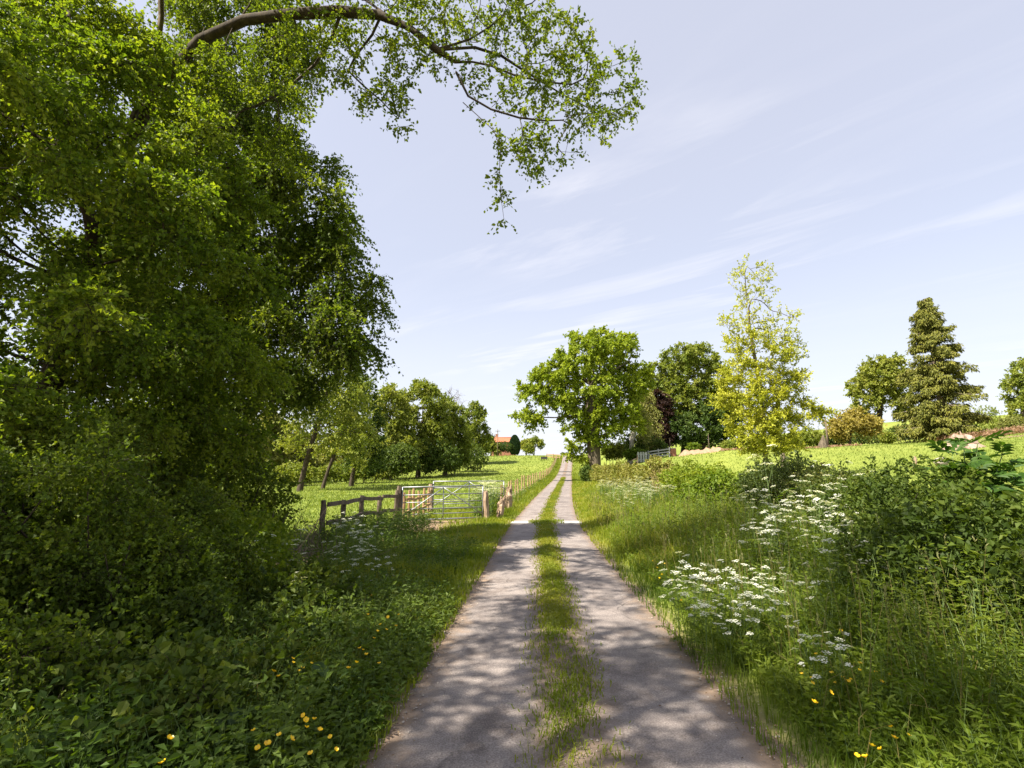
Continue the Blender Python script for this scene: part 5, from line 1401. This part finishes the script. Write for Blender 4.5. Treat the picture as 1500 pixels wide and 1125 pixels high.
def parsley_at(lst, label, group, hh=.92, more=1):
    lst = [(x + rng.normal() * (8 + 20 * k_), y + rng.normal() * (6 + 12 * k_), Y * (1 + .04 * rng.normal() * k_)) for k_ in range(more) for (x, y, Y) in lst]
    for (x, y, Y) in lst:
        best = None
        for Yt in np.arange(Y * .82, Y * 1.25, .06):
            p = px(x, y, Yt); h = p[2] - float(gz(p[0], Yt)); e = abs(h - (hh + .12 * math.sin(x * 7.1)))
            if best is None or e < best[0]: best = (e, p, Yt, h)
        put_parsley(best[1][0], best[2], max(.4, min(best[3], 1.5)), label, group)
parsley_at([(1008, 852, 6.6), (1022, 862, 6.3), (1035, 838, 6.9), (1048, 868, 6.2), (1060, 842, 6.7), (1075, 848, 6.6), (1085, 862, 6.2), (1095, 855, 6.5), (1040, 890, 5.9), (1105, 868, 6.1), (1070, 880, 6.0), (1120, 850, 6.7), (1020, 830, 7.2), (1130, 872, 6.0), (1085, 835, 7.0), (1145, 840, 6.6), (1062, 905, 5.5), (1100, 900, 5.6)],
           "white cow parsley in the cluster beside the lane's right edge", "near right cow parsley cluster", .9, 2)
parsley_at([(1135, 760, 8.6), (1150, 742, 9.0), (1168, 725, 9.3), (1180, 708, 9.6), (1192, 738, 9.0), (1205, 720, 9.2), (1215, 748, 8.8), (1160, 768, 8.4), (1200, 760, 8.5), (1225, 735, 8.9), (1240, 760, 8.2), (1178, 780, 8.0), (1255, 775, 7.8), (1148, 700, 10.0), (1190, 695, 9.8), (1122, 775, 8.3), (1232, 705, 9.4), (1210, 700, 9.8), (1270, 765, 8.0), (1110, 758, 9.0)],
           "white cow parsley in the tall cluster against the right hand hedge", "hedge side cow parsley cluster", 1.05, 3)
parsley_at([(1232, 808, 6.6), (1285, 800, 6.4), (1268, 805, 6.5), (1212, 852, 5.9), (1345, 832, 5.6)], "single white cow parsley head in the shaded right verge below the tall cluster", "scattered right verge cow parsley")
parsley_at([(1195, 935, 4.7), (1215, 938, 4.6), (1185, 958, 4.5), (1222, 930, 4.8)], "short cow parsley low in the right verge above the buttercups", "low right verge cow parsley", .7)
parsley_at([(1492, 905, 4.3)], "cow parsley head cut by the right edge of the picture", "right edge cow parsley")
parsley_at([(505, 768, 11.5), (518, 775, 11.0), (530, 762, 12.0), (540, 778, 11.2), (522, 795, 10.0), (535, 800, 9.8), (548, 790, 10.4), (512, 808, 9.2), (525, 825, 8.6), (545, 830, 8.5), (550, 815, 9.0), (495, 790, 10.0)],
           "cow parsley on the left bank in front of the rail fence", "left bank cow parsley", .9, 2)
parsley_at([(345, 802, 7.2), (388, 800, 7.4), (430, 840, 7.0), (452, 790, 8.6), (436, 800, 8.2)], "cow parsley in shade beneath the left trees", "shaded left cow parsley")

# far cow parsley too small to show parts: one mesh each
def far_parsley_mesh(seed):
    m = MB(); r2 = np.random.default_rng(seed)
    for k in range(7):
        a = r2.random() * 6.28; q = .28 * math.sqrt(r2.random()); h = .72 + .28 * r2.random(); p = np.array([math.cos(a) * q, math.sin(a) * q, h])
        tube(m, [(0, 0, 0), p * [.3, .3, .5], p], [.006, .005, .004], 3, .4, 1, cap=False)
        for f in range(16):
            b_ = f * 2.4; fr = .075 * math.sqrt((f + .5) / 16); c = p + [math.cos(b_) * fr, math.sin(b_) * fr, .012 * r2.normal() + .02]; s = .014
            m.add([c + [s, 0, 0], c + [0, s, .004], c + [-s, 0, 0], c + [0, -s, .004]], [[0, 1, 2, 3]], r2.random(), 0)
    n = 30; P = np.stack([r2.normal(0, .12, n), r2.normal(0, .12, n), .1 + .5 * r2.random(n)], -1); leaves(m, P, r2.normal(size=(n, 3)), .11, .05, None, .6, .2, False, 2)
    return m.mesh("cow_parsley", [M['white'], M['stem'], M['herb']])
FARP = [far_parsley_mesh(s) for s in (1, 2, 3)]
def far_parsley(n, ysamp, dsamp, hs, label, group):
    for k in range(n):
        y = ysamp(); x = float(cx(y)) + dsamp(); h = hs[0] + (hs[1] - hs[0]) * rng.random()
        o = bpy.data.objects.new("cow_parsley", FARP[k % 3]); COL.objects.link(o); o.location = tuple(G(x, y, -.02)); o.rotation_euler = (0, 0, rng.random() * 6.28); o.scale = (h, h, h); tag(o, label, "flower", group)
far_parsley(70, lambda: 17 + 15 * rng.random() ** 1.2, lambda: 2.5 + 2.0 * rng.random(), (.7, 1.1), "white cow parsley massed on the right verge before the clipped hedge", "far right cow parsley bank")
far_parsley(34, lambda: 19.8 + 4.6 * rng.random(), lambda: -2.2 - .9 * rng.random() + .1, (.8, 1.45), "white cow parsley crowding around the old gate posts", "gate post cow parsley")
far_parsley(34, lambda: 27 + 30 * rng.random() ** 1.5, lambda: -2.0 - .35 * rng.random(), (.4, .65), "white cow parsley strung along the foot of the wire fence", "wire fence cow parsley")

# buttercups
def petal_cup():
    m = MB()
    for k in range(5):
        a = k * 1.2566; c, s = math.cos(a), math.sin(a); V = []
        for (r_, w_, z) in ((.001, .001, 0), (.006, .0055, .003), (.0115, .007, .007), (.0135, .003, .010)):
            V += [[c * r_ - s * w_, s * r_ + c * w_, z], [c * r_ + s * w_, s * r_ - c * w_, z]]
        m.add(V, [[0, 1, 3, 2], [2, 3, 5, 4], [4, 5, 7, 6]], rng.random())
    return m.mesh("flower", M['buttercup'])
CUP = petal_cup()
def make_buttercup():
    root = thing("buttercup", "buttercup", "flower")
    m = MB(); tube(m, [(0, 0, 0), (.01, .005, .5), (-.01, .01, 1.0)], [.0045, .0035, .0025], 4, .4); tube(m, [(.008, .004, .55), (.05, .03, .75), (.07, .03, .88)], [.003, .0025, .002], 4, .4, cap=False)
    m.build("stem", M['stem'], root, True)
    return root
BUT = make_buttercup(); butu = [False]
def put_butter(x, y, Y, label, group, hmin=.2):
    p = px(x, y, Y); g = float(gz(p[0], Y)); h = p[2] - g
    if h < hmin or h > .75:       # slide along the ray to a believable flower height
        for Yt in np.arange(2.4, 16, .05):
            p = px(x, y, Yt); h = p[2] - float(gz(p[0], Yt))
            if hmin + .08 <= h <= hmin + .35: break
        Y = Yt; g = float(gz(p[0], Y))
    if butu[0]: o = BUT.copy(); COL.objects.link(o); c = BUT.children[0].copy(); COL.objects.link(c); c.parent = o
    else: o = BUT; butu[0] = True; c = BUT.children[0]
    o.location = (p[0], Y, g); o.rotation_euler = (0, 0, rng.random() * 6.28); c.scale = (1, 1, h)
    s = .75 + .4 * rng.random()
    for ch in list(o.children):
        if ch.name.startswith("flower"): bpy.data.objects.remove(ch)
    link("flower", CUP, o, (-.01, .01, h), (rng.normal() * .3, rng.normal() * .3, rng.random() * 6), s)
    if rng.random() < .35: link("flower", CUP, o, (.07, .03, h * .88), (rng.normal() * .3, rng.normal() * .3, 0), s * .9)
    tag(o, label, "flower", group)
def all_buttercups():
    global BUT
    lst = [(398, 985), (410, 990), (428, 966), (430, 972), (442, 978), (456, 971), (362, 1020), (440, 1050), (452, 1054), (460, 1056), (468, 1072), (372, 1068), (414, 1076), (428, 1085), (388, 1090), (380, 1098), (250, 1080), (242, 1115), (510, 978)]
    for (x, y) in lst: put_butter(x, y, 3.6, "yellow buttercup in the dark herbs at the lower left", "lower left buttercups")
    lst = [(545, 872), (548, 880), (552, 890), (556, 886), (540, 900), (568, 905), (560, 915), (530, 950), (538, 960), (520, 972), (550, 925), (575, 890), (545, 935), (585, 900)]
    for (x, y) in lst: put_butter(x, y, 6.0, "yellow buttercup in the sunlit grass of the left verge", "left verge buttercups", .14)
    lst = [(1228, 924), (1198, 958), (1222, 987), (1242, 997), (1248, 995), (1258, 981), (1262, 973), (1300, 988), (1198, 1030), (1178, 988), (1190, 1000), (1216, 1016)]
    for (x, y) in lst: put_butter(x, y, 3.8, "yellow buttercup in the middle of the right verge", "right verge buttercups")
    lst = [(1310, 1067), (1312, 1083), (1280, 1092), (1285, 1097), (1270, 1112), (1256, 1110)]
    for (x, y) in lst: put_butter(x, y, 3.0, "large yellow buttercup at the lower right corner", "lower right buttercups")
    lst = [(962, 832), (968, 842), (985, 850), (975, 826), (1000, 880), (955, 822)]
    for (x, y) in lst: put_butter(x, y, 7.5, "small buttercup in the bushy right verge edge", "far right verge buttercups", .2)
all_buttercups()

# burdock / dock with big leaves
def dock_leaf():
    m = MB(); nu, nv = 9, 7; V = []
    for a in range(nu):
        t = a / (nu - 1); w_ = .5 * (math.sin(math.pi * min(1, t * .93 + .07)) ** .75) * (1 - .25 * t)
        for b_ in range(nv):
            s = (b_ / (nv - 1) - .5) * 2; ruf = .035 * math.sin(t * 22 + s * 2) * abs(s) ** 2
            V.append([t, s * w_ * .55, .12 * math.sin(t * 2.4) - .22 * t * t + .10 * abs(s) * w_ + ruf])
    m.add(V, [[a * nv + b_, a * nv + nv + b_, a * nv + nv + b_ + 1, a * nv + b_ + 1] for a in range(nu - 1) for b_ in range(nv - 1)], np.repeat(.35 + .3 * rng.random(nu - 1), nv - 1))
    tube(m, [(-.35, 0, -.12), (-.1, 0, -.02), (.3, 0, .065), (.7, 0, -.01)], [.022, .02, .012, .005], 5, .9)
    return m.mesh("leaf", M['dock'])
DOCK = dock_leaf()
def dock(x, y, n, size, label, lift=.12):
    b = G(x, y, -.02); r_ = thing("dock_plant", label, "plant", b)
    m = MB(); tube(m, [(0, 0, -.02), (0, 0, .06 + lift)], [.02, .012], 6); m.build("crown_base", M['stem'], r_, True)
    for k in range(n):
        a = k * 6.283 / n + rng.normal() * .3; s = size * (.7 + .5 * rng.random())
        o = link("leaf", DOCK, r_, (math.cos(a) * s * .36, math.sin(a) * s * .36, lift + .10 + .08 * rng.random()), (rng.normal() * .25, -.15 - .45 * rng.random(), a), s)
dock(-1.2, 3.75, 5, .16, "broad leaved dock on the bank next to the lane's left edge")
dock(-1.5, 3.0, 6, .17, "broad leaved dock at the bottom of the picture left of lane")
dock(-2.25, 2.95, 5, .2, "big leaved dock beside the lone buttercups at lower left")
dock(-3.1, 3.05, 5, .22, "big leaved dock in the lower left corner")
dock(-1.75, 4.9, 5, .17, "dark dock plant amid brambles on the left bank")

# nettles
def nettle_leaf():
    m = MB(); V = [[0, 0, 0]]
    ts = [.12, .28, .45, .62, .8]; ws = [.26, .34, .30, .22, .12]
    for t, w_ in zip(ts, ws): V += [[t, w_, .05 * w_], [t, 0, -.02 * t], [t, -w_, .05 * w_]]
    V.append([1, 0, -.12]); Fc = [[0, 2, 1, 1], [0, 3, 2, 2]]
    F3 = [[0, 2, 1], [0, 3, 2], [13, 14, 16], [14, 15, 16]]; F4 = []
    for k in range(4): a = 1 + 3 * k; F4 += [[a, a + 1, a + 4, a + 3], [a + 1, a + 2, a + 5, a + 4]]
    m.add(V, F4, .5); m.f.append(np.array(F3) + 0); m.a.append(np.full(4, .5)); m.m.append(np.zeros(4, int))
    return m.mesh("leaf", M['nettle'], True)
NET = nettle_leaf()
def make_nettle():
    root = thing("nettle", "nettle", "plant"); m = MB(); tube(m, [(0, 0, 0), (.01, .01, .3), (0, .02, .62)], [.0035, .003, .0015], 4, .4); m.build("stem", M['stem'], root, True)
    for k in range(7):
        z = .12 + .075 * k; s = .085 * (1 - .07 * k)
        for q in (0, 1): link("leaf", NET, root, (.005, .01, z), (rng.normal() * .2, .25 + .2 * rng.random() - .08 * k, k * 1.57 + q * 3.1416 + rng.normal() * .2), s)
    return root
NETT = make_nettle(); nu_ = [False]
def put_nettle(x, y, h, label, group):
    o = copy_tree(NETT) if nu_[0] else NETT
    nu_[0] = True
    o.location = tuple(G(x, y, -.02)); s = h / .62; o.scale = (s, s, s); o.rotation_euler = (rng.normal() * .12, rng.normal() * .12, rng.random() * 6.28)
    o["label"] = label; o["group"] = group; o["category"] = "plant"
for k in range(26): put_nettle(-1.6 - 1.5 * rng.random(), 3.0 + 2.6 * rng.random(), .3 + .3 * rng.random(), "nettle stem in the dark herb bank at lower left", "lower left nettles")
for k in range(26): put_nettle(3.3 + 1.2 * rng.random(), 2.6 + 3.4 * rng.random(), .45 + .4 * rng.random(), "nettle stem against the dark hedge at lower right", "lower right nettles")
for k in range(12): put_nettle(2.6 + 1.0 * rng.random(), 2.5 + .7 * rng.random(), .35 + .3 * rng.random(), "sunlit nettle in the bottom right corner", "sunlit corner nettles")

# elder shoots over the hedge
def elder():
    b = G(6.25, 7.3); r_ = thing("elder_shrub", "elder shrub with big dark pinnate leaves rising above the right hedge", "shrub", b)
    m = MB(); P, D = [], []
    for k in range(3):
        for s in (-1, 1):
            P.append([.35 + .22 * k, 0, 0]); D.append([.55, s * .8, .05])
    P.append([.92, 0, -.01]); D.append([1, 0, -.1])
    tube(m, [(0, 0, 0), (.5, 0, .02), (.95, 0, -.01)], [.014, .011, .007], 4, .5, cap=False)
    leaves(m, np.array(P), np.array(D, float), .52, .24, None, 6.0, .18, True)
    me = m.mesh("leaf", M['elder'])
    tops = [(1395, 668, 7.2), (1412, 655, 7.4), (1432, 650, 7.2), (1450, 672, 7.5), (1468, 668, 7.2), (1480, 690, 7.0), (1385, 690, 7.1), (1420, 690, 6.9), (1445, 700, 6.9), (1405, 710, 7.0), (1470, 715, 6.9)]
    for (x, y, Y) in tops:
        p = px(x, y, Y) - b; f = np.array([p[0] * .25 + rng.normal() * .1, p[1] * .2, 0]); md = np.array([p[0] * .6, p[1] * .6, p[2] * .6])
        s_ = MB(); tube(s_, [f, md, p], [.016, .011, .006], 6, .4); s_.build("stem", M['stem'], r_, True)
        for lv in range(5):
            t = 1 - .10 * lv; q = f * (1 - t) ** 2 + 2 * t * (1 - t) * md + t * t * p
            for e in (0, 1):
                a = lv * 1.571 + e * 3.1416 + x
                link("leaf", me, r_, q, (rng.normal() * .25, (-.45 if lv == 0 else .05) + .25 * rng.normal(), a), .24 + .09 * rng.random())
elder()

# dead cleaver and straw stems on the left bank and a fallen grey branch
def dead_stems():
    b = G(-3.7, 9.0); r_ = thing("dead_stems", "pale tangled dead stems in front of the dark thicket", "dead stems", b)
    m = MB()
    for k in range(60):
        p = np.array([rng.normal() * .5, rng.normal() * .4, -.05]); h = .6 + .7 * rng.random(); t = np.array([rng.normal() * .35, rng.normal() * .3, h])
        tube(m, [p, p + t * [.3, .3, .6], p + t], [.006, .005, .002], 3, .5, cap=False)
    tag(m.build("stems", M['oldwood'], r_, False), kind="stuff")
    b = G(-3.4, 8.6); o = thing("fallen_branch", "thin pale broken branch slanting up from the left bank", "branch", b)
    m = MB(); tube(m, [(-.4, 0, 0), (0, .1, .55), (.32, .15, 1.1)], [.014, .011, .005], 6, .5); m.build("limb", M['splitwood'], o, True)
dead_stems()
